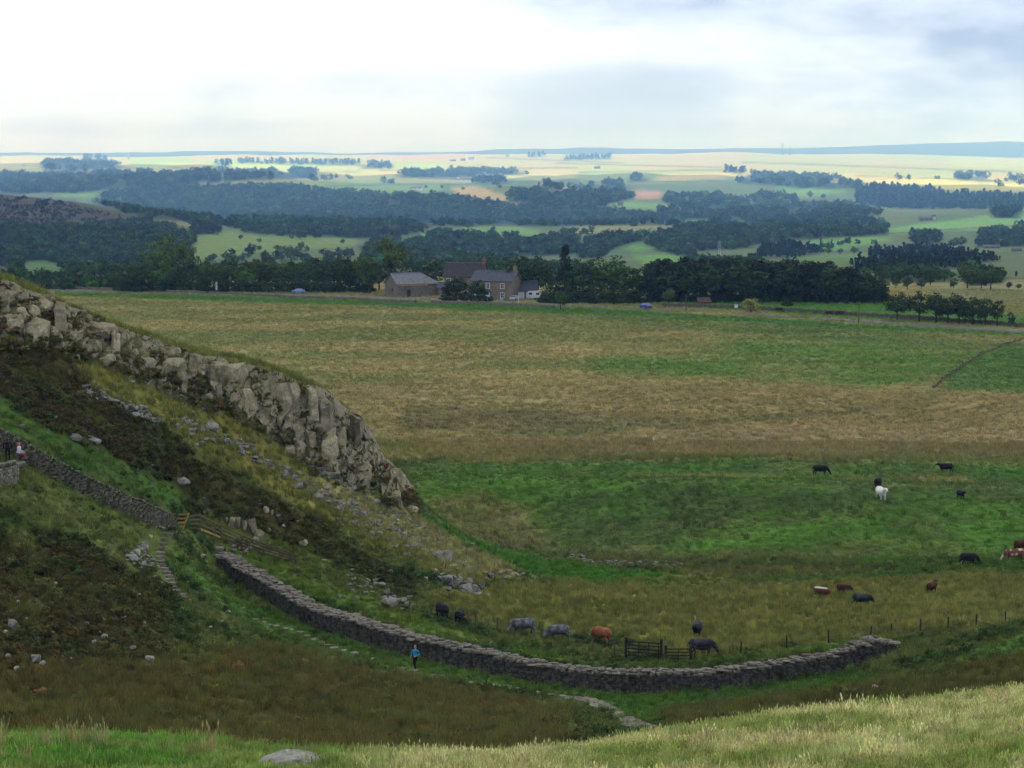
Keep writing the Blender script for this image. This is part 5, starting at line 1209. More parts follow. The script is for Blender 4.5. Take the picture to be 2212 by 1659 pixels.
TREES['olive0'] = tree_mesh('bush', 65, M_LEAFP, 36, 36, .036)
for i in range(2): TREES['wind%d' % i] = tree_mesh('open', 70+i, M_LEAFD, 46, 24, .024)
_tr = random.Random(21)
def tree(kind, px, py, h_px, label, cat='tree', group=None, dmin=430, dmax=900, wide=1.0, dy=0.0, name='tree'):
    p = g1(px, py, dmin, dmax)
    if p.x != p.x: return
    if dy: p.y += dy; p.z = float(gz(p.x, p.y))
    h = h_px*p.y/FPX; ks = [k for k in TREES if k.startswith(kind)]; cm, tm = TREES[_tr.choice(ks)]
    root = empty(name, p, _tr.uniform(0, 6.28), label, cat, group); w = h*wide*_tr.uniform(.92, 1.08); root.scale = (w, w, h)
    link('trunk', tm, root); link('crown', cm, root); return root
GL = 'trees of the left shelter belt'; LL = 'dark broadleaf tree in the dense shelter belt left of the barn'
for i in range(44):
    px = 268+i*12.6+_tr.uniform(-5, 5); row = i % 3
    tree(_tr.choice(('broad', 'dark', 'dark')), px, 629+px*.002, np.interp(px, [260,300,420,600,800], [46,58,54,58,64])*_tr.uniform(.86, 1.12), LL, group=GL, wide=1.15, dy=(0, 14, 30)[row]+_tr.uniform(-4, 4), dmin=560)
for i in range(24):
    px = 258+i*23.6+_tr.uniform(-5, 5); tree('bush', px, 630+px*.002, _tr.uniform(24, 34), 'dark shrub filling the foot of the left shelter belt', cat='shrub', group='undergrowth of the left shelter belt', wide=1.3, dmin=560, name='shrub')
tree('light', 325, 632, 112, 'tall round tree standing above the left end of the shelter belt', dy=22, dmin=560); tree('light', 383, 632, 100, 'slimmer tall tree right of the tall round one in the left shelter belt', dy=22, wide=.7, dmin=560)
tree('light', 838, 640, 132, 'tallest tree, light green and open, behind the barn', wide=.95, dy=16, dmin=560); tree('broad', 795, 638, 84, 'broad tree left of the tall light green tree behind the barn', dy=8, dmin=560); tree('dark', 872, 640, 66, 'dark tree right behind the barn roof', dy=24, dmin=560)
tree('dark', 447, 636, 60, 'dark dense bushy tree standing forward beside the white sign', wide=.8, dmin=520)
tree('bush', 985, 655, 62, 'round green tree in front of the old house', wide=1.05, dmin=500); tree('bush', 1033, 657, 55, 'round green tree in front of the farmhouse door side', wide=.95, dmin=500)
tree('dark', 930, 640, 62, 'dark tree between the barn and the old house', dy=26, dmin=560)
tree('broad', 1211, 669, 42, 'small green bush on the verge right of the farm', cat='bush', wide=.95, dmin=480, name='bush')
for px, h, k, lb in ((1122,92,'dark','dark rounded tree just right of the farmhouse chimney'),(1160,86,'dark','dark tree behind the garage'),(1192,84,'dark','dark tree right of the garage'),(1222,122,'spruce','pointed spruce rising above the trees right of the farm'),(1246,86,'dark','dark tree right of the pointed spruce'),(1275,88,'broad','tree in the middle of the clump right of the farm'),(1300,96,'broad','tall rounded tree in the clump right of the farm'),(1326,98,'broad','tallest rounded tree of the clump right of the farm'),(1352,90,'broad','rounded tree at the right of the farm clump'),(1378,76,'dark','lower tree at the right end of the farm clump')):
    tree(k, px, 656, h, lb, wide=1.15 if k != 'spruce' else .8, dy=_tr.uniform(20, 28) if px < 1215 else _tr.uniform(4, 14), dmin=500)
for i in range(10): tree('bush', 1180+i*21, 657, _tr.uniform(26, 36), 'dark shrub under the trees right of the farm', cat='shrub', group='shrubs under the farm trees', wide=1.4, dmin=500, dy=2, name='shrub')
GR = 'trees of the right-hand plantation'; LR = 'dark pine in the dense plantation right of the farm'
for i in range(78):
    px = 1400+i*6.75+_tr.uniform(-4, 4); row = i % 3
    tree('pine' if _tr.random() < .75 else 'dark', px, np.interp(px, [1400,1640,1930], [655,653,657]), np.interp(px, [1395,1420,1600,1760,1850,1900,1930], [72,86,84,82,70,52,40])*_tr.uniform(.86, 1.12), LR, group=GR, wide=1.3, dy=(0, 9, 20)[row]+_tr.uniform(-3, 3), dmin=500)
for i in range(24): tree('bush', 1410+i*22.5, 656, _tr.uniform(20, 32), 'dark shrub along the front of the plantation', cat='shrub', group='shrubs along the plantation', wide=1.5, dmin=500, dy=6, name='shrub')
tree('olive', 1622, 676, 40, 'pale olive round bush beside the road', cat='bush', wide=1.25, dmin=450, name='bush'); tree('light', 1445, 662, 40, 'pale yellow-green small tree at the left end of the plantation', wide=1.2, dmin=480)
tree('bush', 1700, 662, 18, 'low dark bush on the field edge by the plantation', cat='bush', wide=1.2, dmin=480, name='bush')
for px, py, h, w, lb in ((1938,693,62,.95,'leftmost, slightly apart, of the row of wind-bent trees by the road'),(1985,696,66,.95,'second from the left in the row of trees by the road'),(2022,698,70,1.0,'third from the left in the row of trees by the road'),(2048,699,64,.9,'fourth from the left in the row of trees by the road'),(2072,700,66,.95,'middle right tree in the row by the road'),(2102,702,64,1.0,'third from the right in the row of trees by the road'),(2128,703,58,.9,'second from the right in the row of trees by the road'),(2154,704,56,.7,'tall thin tree at the right end of the row by the road'),(2184,706,32,.6,'small sapling past the right end of the row of trees')):
    tree('dark' if px != 2154 else 'wind', px, py, h, lb, wide=w*1.3, group='row of wind-bent trees by the road', dmin=430)
# single trees in the fields beyond
FT = [(430,500,34,'dark0'),(452,500,30,'dark1'),(470,502,24,'dark2'),(600,540,16,''),(650,536,18,''),(545,545,24,''),(625,552,26,''),(642,556,22,''),(580,575,26,''),(700,585,30,''),(500,580,26,''),(460,560,18,''),(740,524,12,''),(560,522,12,''),(520,514,12,''),(2090,618,52,''),(2120,620,36,''),(2140,628,46,''),(2010,612,36,''),(1960,622,30,''),(1935,618,24,''),(1990,640,22,''),(2060,624,24,''),(1900,600,30,''),(1870,596,26,''),(1790,545,16,''),(1815,546,14,''),(1845,546,18,''),(2060,534,24,''),(2075,532,26,''),(2000,600,30,''),(2040,604,28,''),(1080,404,10,''),(1000,408,9,''),(955,405,10,''),(920,404,9,''),(1750,424,16,''),(1778,426,12,''),(1065,498,14,''),(1010,492,14,''),(1300,512,14,''),(2180,622,18,''),(2200,640,14,'')]
for px, py, h, k in FT:
    tree(_tr.choice(('broad', 'dark', 'dark')), px, py+4, h, 'lone dark tree standing in the fields beyond the road', group='single trees in the far fields', dmin=640, dmax=26000, wide=1.25)

# ------------------------------------------------------------------ scattering (for woods and grass: things nobody could count)
def scatter(name, P, scale, tint, rot, variants, idx, label):
    """one object: a cloud of points that carries copies of the variant meshes"""
    n = len(P); me = bpy.data.meshes.new(name); me.vertices.add(n); me.vertices.foreach_set('co', np.ascontiguousarray(P, np.float32).ravel())
    col_attr(me, 'tint', tint)
    a = me.attributes.new('scl', 'FLOAT_VECTOR', 'POINT'); a.data.foreach_set('vector', np.ascontiguousarray(scale, np.float32).ravel())
    a = me.attributes.new('rot', 'FLOAT_VECTOR', 'POINT'); a.data.foreach_set('vector', np.ascontiguousarray(rot, np.float32).ravel())
    a = me.attributes.new('vi', 'INT', 'POINT'); a.data.foreach_set('value', np.ascontiguousarray(idx, np.int32))
    o = link(name, me); t = bpy.data.node_groups.new(name, 'GeometryNodeTree')
    t.interface.new_socket('Geometry', in_out='INPUT', socket_type='NodeSocketGeometry'); t.interface.new_socket('Geometry', in_out='OUTPUT', socket_type='NodeSocketGeometry')
    gi = N(t, 'NodeGroupInput'); go = N(t, 'NodeGroupOutput'); jn = N(t, 'GeometryNodeJoinGeometry')
    def na(nm, typ): q = N(t, 'GeometryNodeInputNamedAttribute', data_type=typ); q.inputs[0].default_value = nm; return q.outputs[0]
    sc, ro, vi = na('scl', 'FLOAT_VECTOR'), na('rot', 'FLOAT_VECTOR'), na('vi', 'INT')
    for k, m in enumerate(variants):
        src = bpy.data.objects.new(name+'_piece', m)        # not linked to the scene: only the copies show
        oi = N(t, 'GeometryNodeObjectInfo'); oi.inputs['Object'].default_value = src; oi.inputs['As Instance'].default_value = True
        cmp = N(t, 'FunctionNodeCompare', data_type='INT', operation='EQUAL'); t.links.new(vi, cmp.inputs[2]); cmp.inputs[3].default_value = k
        ip = N(t, 'GeometryNodeInstanceOnPoints'); t.links.new(gi.outputs[0], ip.inputs['Points']); t.links.new(cmp.outputs[0], ip.inputs['Selection']); t.links.new(oi.outputs['Geometry'], ip.inputs['Instance'])
        t.links.new(ro, ip.inputs['Rotation']); t.links.new(sc, ip.inputs['Scale']); t.links.new(ip.outputs[0], jn.inputs[0])
    t.links.new(jn.outputs[0], go.inputs[0])
    md = o.modifiers.new('scatter', 'NODES'); md.node_group = t
    return tag(o, label, kind='stuff')
M_WOODLEAF = leaf_mat('wood_leaf', True, var=.4)
def far_crown(kind, seed):
    rs = np.random.default_rng(seed); C, Rr = crown_pts(kind, rs, 26); 
    if kind == 'broad': C[:, :2] *= 1.25; C[:, 2] = .1+(C[:, 2]-.24)*1.2; Rr *= 1.5
    V, F = leaves(C, Rr, 9, .06, rs, .8); return mesh_np('wood_crown', V, F, M_WOODLEAF)
WOODV = [far_crown('broad', s) for s in range(4)]+[far_crown('con', 11), far_crown('pine', 12)]
def plant_woods():
    rs = np.random.default_rng(77); P = []; S = []; T = []; I = []
    for poly, k in WOODS:
        xs, ys = zip(*poly); x0, x1, y0, y1 = min(xs), max(xs), min(ys), max(ys)
        cyy = (y0+y1)/2; per = {0: 13, 1: 9, 2: 80, 3: 18, 4: 40, 5: 18, 6: 14}[k]
        n = int((x1-x0)*(y1-y0)/per)
        X = rs.uniform(x0, x1, n); Y = rs.uniform(y0, y1, n); ok = in_poly(X+rs.normal(0, 4.0, n)+fbm(X/30, Y/9, 3)*36, Y+rs.normal(0, 1.0, n)+fbm(X/26+7, Y/9, 3)*9, poly); ok &= (fbm(X/34+5, Y/10, 3) < .12) | (k in (1, 5)); X, Y = X[ok], Y[ok]
        if not len(X): continue
        q = hit(X, Y, 620 if k == 3 else 760, 27000); q = q[~np.isnan(q[:, 0])]
        if not len(q): continue
        h = np.clip({0: 14, 1: 11, 2: 14, 3: 16, 4: 7, 5: 14, 6: 3.5}[k]*q[:, 1]/FPX, 2.5, 34)*rs.uniform(.7, 1.3, len(q))
        tc = np.array({0: lin(50,72,38), 1: lin(44,62,38), 2: lin(52,70,36), 3: lin(50,72,34), 4: lin(46,52,32), 6: lin(50,54,32), 5: lin(36,52,30)}[k])[None]*np.exp(rs.normal(0, .42, (len(q), 1)))
        tc = tc*(1+rs.normal(0, .16, tc.shape)); P_ = None
        P.append(q); S.append(np.stack([h*rs.uniform(.95, 1.35, len(q)), h*rs.uniform(.95, 1.35, len(q)), h], 1)); T.append(tc)
        I.append(rs.integers(4, 6, len(q)) if k in (5, 1) else np.where(rs.random(len(q)) < .12, rs.integers(4, 6, len(q)), rs.integers(0, 4, len(q))))
    P = np.concatenate(P); S = np.concatenate(S); T = np.concatenate(T); I = np.concatenate(I); Rt = np.zeros((len(P), 3)); Rt[:, 2] = rs.uniform(0, 6.28, len(P))
    scatter('distant_woodland', P, S, np.clip(T, 0.005, 1), Rt, WOODV, I, 'blue-green woods and hedgerow trees covering the valley beyond the road')
plant_woods()

# ================================================================== CATTLE AND PEOPLE
def remesh(mb, name, voxel, smooth=4, mat=None):
    """melt the shapes of mb into one continuous skin"""
    tmp = bpy.data.objects.new('tmp', mb.mesh(name, mat if mat else M_WHITE)); COL.objects.link(tmp)
    m = tmp.modifiers.new('r', 'REMESH'); m.mode = 'VOXEL'; m.voxel_size = voxel
    m = tmp.modifiers.new('s', 'SMOOTH'); m.iterations = smooth; m.factor = .5
    dg = bpy.context.evaluated_depsgraph_get(); me = bpy.data.meshes.new_from_object(tmp.evaluated_get(dg)); me.name = name
    bpy.data.objects.remove(tmp); me.materials.clear()
    me.polygons.foreach_set('use_smooth', [True]*len(me.polygons)); return me
def cow_mesh(pose, turn=0.0):
    mb = MB()
    mb.tube([(-1.02,0,1.08),(-.92,0,1.10),(-.6,0,1.04),(-.1,0,.97),(.4,0,.98),(.75,0,1.06),(.95,0,1.10)], [.18,.37,.46,.49,.47,.41,.23], 14)
    mb.ball((-.05, 0, .86), (.6, .40, .36)); mb.ball((.62, 0, .92), (.3, .33, .42)); mb.ball((-.82, 0, 1.08), (.26, .34, .3))
    if pose == 'graze':
        t = turn; mb.tube([(.75,0,1.12),(1.05,.10*t,.92),(1.28,.22*t,.62),(1.42,.3*t,.42)], [.3,.24,.18,.15], 10)
        mb.tube([(1.36,.28*t,.50),(1.50,.34*t,.26),(1.58,.36*t,.08)], [.15,.125,.10], 9); hx, hy, hz = 1.36, .28*t, .52
    else:
        mb.tube([(.75,0,1.14),(1.05,.08*turn,1.26),(1.28,.18*turn,1.40)], [.3,.23,.18], 10)
        mb.tube([(1.22,.16*turn,1.42),(1.5,.3*turn,1.30),(1.68,.4*turn,1.17)], [.16,.13,.10], 9); hx, hy, hz = 1.25, .17*turn, 1.46
    for s in (-1, 1): mb.tube([(hx, hy+s*.1, hz), (hx-.02, hy+s*.24, hz+.03), (hx-.03, hy+s*.32, hz-.02)], [.045, .06, .03], 6)
    for s in (-1, 1):
        k = .1*s
        mb.tube([(.62,s*.22,.85),(.64+k,s*.22,.44),(.63+k,s*.22,.40),(.62+k,s*.22,.12),(.67+k,s*.22,.0)], [.16,.085,.08,.06,.075], 8)
        mb.tube([(-.78,s*.2,1.0),(-.66-k,s*.24,.66),(-.90-k,s*.24,.42),(-.87-k,s*.24,.12),(-.82-k,s*.24,.0)], [.26,.15,.08,.058,.075], 8)
    mb.tube([(-1.05,0,1.2),(-1.17,.02,1.05),(-1.17,.03,.6)], [.05,.035,.03], 6); mb.ball((-1.16, .03, .5), (.05, .05, .13), 6, 5)
    return remesh(mb, 'body', .036, 3)
COWS = {'graze': cow_mesh('graze'), 'grazeL': cow_mesh('graze', 1.0), 'grazeR': cow_mesh('graze', -1.0), 'stand': cow_mesh('stand', .4)}
def hide(name, c1, c2, sc=1.2, lo=.4, hi=.6, back=None):
    m, t, b = new_mat(name, .85, .08); co = N(t, 'ShaderNodeTexCoord').outputs['Object']; n = ntex(t, sc, 4, .6, co); c = mixc(t, ramp(t, n, lo, hi), c1, c2)
    if back is not None:
        sp = N(t, 'ShaderNodeSeparateXYZ'); t.links.new(co, sp.inputs[0]); c = mixc(t, ramp(t, sp.outputs[2], 1.28, 1.36), c, back)
    t.links.new(c, b.inputs['Base Color']); return m
H_BLACK = hide('black_hide', (.012, .012, .014), (.022, .021, .022)); H_GREY = hide('blue_grey_hide', tuple(lin(66,67,71)), tuple(lin(128,128,131)), 1.6, .38, .66); H_DGREY = hide('dark_blue_grey_hide', tuple(lin(34,36,40)), tuple(lin(64,67,73)), 1.4)
H_ORANGE = hide('orange_hide', tuple(lin(126,78,50)), tuple(lin(154,100,68)), 1.2); H_RED = hide('dark_red_hide', tuple(lin(58,34,27)), tuple(lin(78,46,36))); H_REDW = hide('red_white_hide', tuple(lin(88,52,40)), tuple(lin(108,64,50)), 1.2, back=(.5, .46, .42)); H_WHITE = hide('white_hide', tuple(lin(226,222,208)), tuple(lin(200,196,180))); H_PINTO = hide('red_pied_hide', tuple(lin(104,64,50)), tuple(lin(200,186,170)), 1.1, .46, .54)
M_HORN = simple_mat('eye_black', (.01, .01, .01), None, 3, .2, .5, 0)
def cow(px, py, w_px, rz, mat, label, pose='graze', dmin=120, dmax=700, length=2.55, cs=None):
    p = g1(px, py, dmin, dmax)
    if p.x != p.x: print('no cow', px, py); return
    me = COWS[pose].copy(); me.materials.append(mat)
    root = empty('cow', p, rz, label, 'cow', 'cattle grazing the pasture'); s = cs if cs else w_px*p.y/FPX/length; root.scale = (s,)*3
    b = link('body', me, root)
    hx, hy, hz = {'graze': (1.47,0,.42), 'grazeL': (1.47,.31,.42), 'grazeR': (1.47,-.31,.42), 'stand': (1.38,.09,1.42)}[pose]
    for sgn in (-1, 1):
        mb = MB(); mb.ball((hx, hy+sgn*.125, hz), (.025, .02, .025), 6, 5); mb.build('eye', M_HORN, root)
    print('cow', label[:40], 'scale %.2f d %.0f' % (s, p.y))
PI = math.pi
cow(1130, 1371, 64, PI+.15, H_GREY, 'grizzled blue-grey cow grazing, left of the two grey cows behind the wall')
cow(1207, 1382, 58, PI-.1, H_GREY, 'grizzled blue-grey cow grazing, right of the two grey cows behind the wall', 'grazeL')
cow(1300, 1389, 0, PI-.9, H_ORANGE, 'orange-brown cow grazing between the grey cows and the field gate', cs=.86)
cow(955, 1337, 0, PI/2+.35, H_BLACK, 'black cow seen from behind at the foot of the boulder slope, left one', cs=.84)
cow(993, 1345, 0, PI/2-.2, H_BLACK, 'black calf seen from behind at the foot of the boulder slope, right one', cs=.70)
cow(1515, 1416, 66, .08, H_DGREY, 'dark blue-grey cow standing by the right end of the gate, head down', 'graze')
cow(1506, 1377, 0, -PI/2-.15, H_DGREY, 'dark blue-grey cow facing the camera just above the gate hurdle', 'stand', cs=.86)
cow(1774, 1291, 0, -.5, H_REDW, 'red calf with a white back, left of the group in the rushes', cs=.66)
cow(1823, 1285, 0, -.4, H_RED, 'dark red calf beside the blue-grey cow in the rushes', cs=.66)
cow(1862, 1310, 50, .1, H_DGREY, 'blue-grey cow grazing in the rushes next to two red calves', 'graze')
cow(2013, 1282, 0, PI/2-.6, H_RED, 'dark red-brown cow standing alone in the rushes', 'stand', cs=.72)
cow(2092, 1220, 46, .1, H_BLACK, 'black cow on the pasture left of the pied cow at the right edge')
cow(2192, 1212, 0, PI-.2, H_PINTO, 'red and white pied cow at the right edge', cs=.85)
cow(2206, 1192, 0, .6, H_RED, 'dark red cow cut by the right edge of the picture', 'stand', cs=.85)
cow(1772, 1026, 38, 0, H_BLACK, 'black cow on the crest of the green pasture, left of the two on the crest')
cow(2043, 1021, 0, PI, H_BLACK, 'black cow on the crest of the green pasture, right of the two on the crest', 'stand', cs=.8)
cow(1903, 1078, 0, -PI/2+.2, H_WHITE, 'white cow facing the camera on the green pasture', 'stand', cs=.92)
cow(1896, 1056, 0, -PI/2-.3, H_BLACK, 'black cow just behind the white cow', 'stand', cs=.85)
cow(2075, 1077, 0, -PI/2+.3, H_BLACK, 'small black cow facing the camera right of the white cow', 'stand', cs=.62)
cow(1683, 674, 0, PI, H_RED, 'brown cow, leftmost of three in the field by the plantation', dmin=450, cs=.85)
cow(1791, 682, 0, PI, H_RED, 'brown cow, middle of three in the field by the plantation', dmin=450, cs=.9)
cow(1813, 682, 0, 0, H_RED, 'brown cow, rightmost of three in the field by the plantation', dmin=450, cs=.9)

M_SKIN = simple_mat('skin', (.45, .25, .17), (.40, .21, .14), 3, .6, .3, 0)
def person(px, py, h, rz, pose, jacket, trousers, hair, label, loc=None):
    J = simple_mat('jacket_cloth', jacket, None, 5, .85, .1, .2); Tm = simple_mat('trouser_cloth', trousers, None, 5, .85, .1, .2); Hm = simple_mat('hair', hair, None, 12, .6, .3, .5); Sm = simple_mat('boot', (.03, .025, .02), None, 4, .7)
    mb = MB(); sit = pose == 'sit'; dz = -.42 if sit else 0
    def q(x, y, z): return (x, y, z+dz)
    # front of the figure is -y
    mb.tube([q(0,.02,.86),q(0,.02,.98),q(0,.0,1.12),q(0,-.01,1.28),q(0,.0,1.40),q(0,.01,1.45)], [.13,.155,.135,.155,.13,.06], 14)
    mb.ball(q(0,.01,1.36), (.205, .10, .07)); mb.ball(q(0,.03,.93), (.175, .12, .13))
    mb.tube([q(0,.01,1.40),q(0,0,1.52)], [.058,.05], 8); mb.ball(q(0,-.01,1.60), (.075,.092,.115), 14, 10); mb.ball(q(0,-.045,1.555), (.05,.055,.06)); mb.ball(q(0,-.105,1.595), (.014,.022,.022), 6, 5)
    for s in (-1, 1): mb.ball(q(s*.077,.0,1.595), (.012,.022,.03), 6, 5)
    hands = []
    for s in (-1, 1):
        if pose == 'walk':
            f = s*1.0; hip = (s*.095,.02,.90); kn = (s*.10,-.06-.13*(s>0)+.05*(s<0),.50); an = (s*.10,(-.20 if s > 0 else .26),.10 if s > 0 else .13); toe = (s*.11, an[1]-.17, .035 if s > 0 else .05)
        elif sit: hip = (s*.10,0,.90); kn = (s*.12,-.42,.92); an = (s*.12,-.46,.48); toe = (s*.12,-.62,.45)
        else: hip = (s*.095,.02,.90); kn = (s*.11,-.02,.50); an = (s*.12,.02,.10); toe = (s*.13,-.16,.035)
        mb.tube([q(*hip),q(*kn),q(*an)], [.098,.062,.043], 10); mb.tube([q(an[0],an[1]+.04,an[2]-.05),q(*toe)], [.045,.035], 8)
        sh = (s*.195,.01,1.37)
        if pose == 'walk': el = (s*.27,.06*s+.04,1.11); wr = (s*.16,-.20,1.02) if s > 0 else (s*.23,-.16,.98)
        elif sit: el = (s*.26,-.06,1.12); wr = (s*.14,-.30,1.02)
        else: el = (s*.27,.03,1.10); wr = (s*.24,-.10,.88)
        mb.tube([q(*sh),q(*el),q(*wr)], [.062,.045,.03], 9)
        w = Vector(q(*wr)); d = (w-Vector(q(*el))).normalized(); sd_ = d.cross(Vector((0, 0, 1))).normalized(); pal = w+d*.05
        mb.ball(tuple(pal), (.036, .036, .04), 8, 6); hands.append(pal)
        for k in range(4):
            b0 = w+d*.075+sd_*(k-1.5)*.019; mb.tube([b0, b0+d*(.032+.006*(k in (1, 2)))+Vector((0, 0, -.006)), b0+d*(.055+.012*(k in (1, 2)))+Vector((0, 0, -.028))], [.0095,.009,.0075], 5)
        b0 = w+d*.025-sd_*.032*s; mb.tube([b0, b0-sd_*.022*s+d*.028, b0-sd_*.026*s+d*.055], [.011,.0095,.008], 5)
    me = remesh(mb, 'body', .0095, 2)
    for m in (M_SKIN, J, Tm, Sm): me.materials.append(m)
    co = np.empty(len(me.polygons)*3); me.polygons.foreach_get('center', co); co = co.reshape(-1, 3); z = co[:, 2]-dz
    mi = np.ones(len(co), int); mi[(z < .97) & (np.abs(co[:, 0]) < .2)] = 2
    if not sit: mi[(z < .86) & (z > .0) & (np.abs(co[:, 0]) < .21)] = 2; mi[z < .09] = 3
    else: mi[(co[:, 1] < -.2) & (z < 1.0)] = 2; mi[(z < .52)] = 3
    mi[(z > 1.455)] = 0
    for hp in hands: mi[np.linalg.norm(co-np.array(hp), axis=1) < .085] = 0
    me.polygons.foreach_set('material_index', mi)
    p = Vector(loc) if loc is not None else g1(px, py, 90, 170)
    root = empty('person', p, rz, label, 'person'); root.scale = (h/1.715,)*3
    b = link('body', me, root)
    mb = MB(); mb.ball(q(0,.015,1.625), (.088,.098,.105), 14, 9); mb.ball(q(0,.055,1.55), (.082,.06,.10), 12, 8)
    hm = remesh(mb, 'hair', .012, 2); hm.materials.append(Hm)
    bm = bmesh.new(); bm.from_mesh(hm); bmesh.ops.delete(bm, geom=[f for f in bm.faces if f.calc_center_median().y < -.035 and f.calc_center_median().z-dz < 1.655], context='FACES'); bm.to_mesh(hm); bm.free(); link('hair', hm, root)
    for s in (-1, 1): mb = MB(); mb.ball(q(s*.032,-.098,1.612), (.012,.006,.008), 6, 5); mb.build('eye', M_HORN, root)
    mb = MB(); mb.ball(q(0,-.098,1.545), (.022,.006,.006), 6, 5); mb.build('mouth', simple_mat('lip', (.35, .12, .10), None, 3, .5), root)
    return root
person(897, 1448, 1.72, -.5, 'walk', tuple(lin(56,140,186)), (.012, .013, .018), tuple(lin(150,84,48)), 'woman in a blue top and dark trousers walking the path below the wall')
bk = g1(17, 998, 100, 170)
person(0, 0, 1.76, PI+.3, 'stand', (.012, .014, .024), (.014, .015, .02), (.03, .022, .016), 'hiker in dark navy clothes with a black rucksack behind the wall at the left edge', loc=bk)
bk2 = bk+Vector((.78, .1, 0)); bk2.z = float(gz(bk2.x, bk2.y))+.52
person(0, 0, 1.7, PI/2, 'sit', (.55, .55, .6), tuple(lin(150,80,86)), tuple(lin(170,84,40)), 'hiker in a white top and pink trousers seated beside the dark hiker', loc=bk2)
r_ = empty('rucksack', bk+Vector((.04, -.20, 1.0)), .3, 'black rucksack on the back of the dark-clad hiker', 'rucksack'); M_PACK = simple_mat('pack_cloth', (.016, .017, .022), None, 5, .8)
mb = MB(); mb.box((0, 0, .22), (.30, .18, .46), taper=.85); mb.ball((0, 0, .45), (.14, .09, .07)); pm = remesh(mb, 'pack_body', .014, 4); pm.materials.append(M_PACK); link('pack_body', pm, r_)
for s in (-1, 1): mb = MB(); mb.tube([(s*.09, .08, .44), (s*.1, .2, .46), (s*.11, .27, .34), (s*.1, .2, .1), (s*.1, .08, .04)], [.016]*5, 6); mb.build('strap', M_PACK, r_)
mb = MB(); mb.box((0, -.1, .14), (.2, .05, .2), taper=.9); mb.build('pocket', M_PACK, r_)
# the stone ledge the second hiker sits on
o = link('boulder', ROCKS[2], None, loc=bk2+Vector((.1, .08, -.32)), scale=(.42, .4, .34)); tag(o, 'low grey stone seat under the seated hiker', 'stone')

# ================================================================== GRASS, RUSHES, HEATHER
def grass_mat():
    m, t, b = new_mat('grass_blade', .8, .1); a = N(t, 'ShaderNodeAttribute'); a.attribute_type = 'INSTANCER'; a.attribute_name = 'tint'
    tip = N(t, 'ShaderNodeAttribute'); tip.attribute_name = 'tip'; oi = N(t, 'ShaderNodeObjectInfo')
    hs = N(t, 'ShaderNodeHueSaturation'); t.links.new(a.outputs['Color'], hs.inputs['Color']); t.links.new(ramp(t, oi.outputs['Random'], 0, 1, .8, 1.22), hs.inputs['Value'])
    c = mixc(t, ramp(t, tip.outputs['Fac'], .25, 1.0, 0, .13), hs.outputs[0], (.36, .31, .11)); t.links.new(c, b.inputs['Base Color'])
    geo = N(t, 'ShaderNodeNewGeometry'); va = N(t, 'ShaderNodeVectorMath', operation='ADD'); t.links.new(geo.outputs['Normal'], va.inputs[0]); va.inputs[1].default_value = (0, 0, 1.1)
    vn = N(t, 'ShaderNodeVectorMath', operation='NORMALIZE'); t.links.new(va.outputs[0], vn.inputs[0]); t.links.new(vn.outputs[0], b.inputs['Normal']); return m
M_GRASS = grass_mat()
def blade_mesh(name, seed, n, width, spread, lean, heads=False, fan=1.0):
    rs = np.random.default_rng(seed); V = []; F = []; T = []; k = 0
    for i in range(n):
        a = rs.uniform(0, 6.28); r = spread*math.sqrt(rs.random()); x, y = r*math.cos(a), r*math.sin(a); h = rs.uniform(.5, 1.05); la = rs.uniform(0, 6.28) if rs.random() < .4 else a
        l = lean*rs.uniform(.3, 1.2)*h; dx, dy = l*math.cos(la), l*math.sin(la); w = width*rs.uniform(.7, 1.3); fa = rs.uniform(0, 3.14); ex, ey = math.cos(fa)*w, math.sin(fa)*w
        pts = [(x-ex, y-ey, -.08), (x+ex, y+ey, -.08), (x+dx*.35-ex*.8, y+dy*.35-ey*.8, h*.55), (x+dx*.35+ex*.8, y+dy*.35+ey*.8, h*.55), (x+dx, y+dy, h)]
        V += pts; T += [0, 0, .5, .5, 1]; F += [(k, k+1, k+3), (k, k+3, k+2), (k+2, k+3, k+4)]; k += 5
        if heads and i % 3 == 0:
            hx, hy, hz = x+dx, y+dy, h; w2 = width*1.9
            V += [(hx, hy, hz-.14), (hx+w2, hy, hz), (hx+dx*.1, hy+dy*.1, hz+.14), (hx-w2, hy, hz)]; T += [1, 1, 1, 1]; F += [(k, k+1, k+2), (k, k+2, k+3)]; k += 4
    me = mesh_np(name, np.array(V), np.array(F), M_GRASS); a = me.attributes.new('tip', 'FLOAT', 'POINT'); a.data.foreach_set('value', np.array(T, np.float32)); return me
def heath_mesh(seed):
    rs = np.random.default_rng(seed); n = 9; C = np.stack([rs.normal(0, .32, n), rs.normal(0, .32, n), rs.uniform(.15, .55, n)], 1); V, F = leaves(C, rs.uniform(.2, .36, n), 16, .085, rs, .8)
    me = mesh_np('heather', V, F, M_GRASS); a = me.attributes.new('tip', 'FLOAT', 'POINT'); a.data.foreach_set('value', np.zeros(len(V), np.float32)); return me
GV = [blade_mesh('tuft', s, 16, .035, .42, .35) for s in (1, 2)]+[blade_mesh('tall', s, 16, .024, .32, .42, True) for s in (3, 4)]+[blade_mesh('rush', s, 34, .020, .36, .30) for s in (5, 6)]+[heath_mesh(7), heath_mesh(8)]
SHORT, TALL, RUSH, HEA = (0, 1), (2, 3), (4, 5), (6, 7)
_gr = np.random.default_rng(123)
KEEP = [HWP[:, :2]+np.array([0, .9]), DWP[:, :2]]
def wedge(y0, y1, n):
    y = np.sqrt(_gr.uniform(y0*y0, y1*y1, n)); u = _gr.uniform(-.315, .315, n); return u*y, y
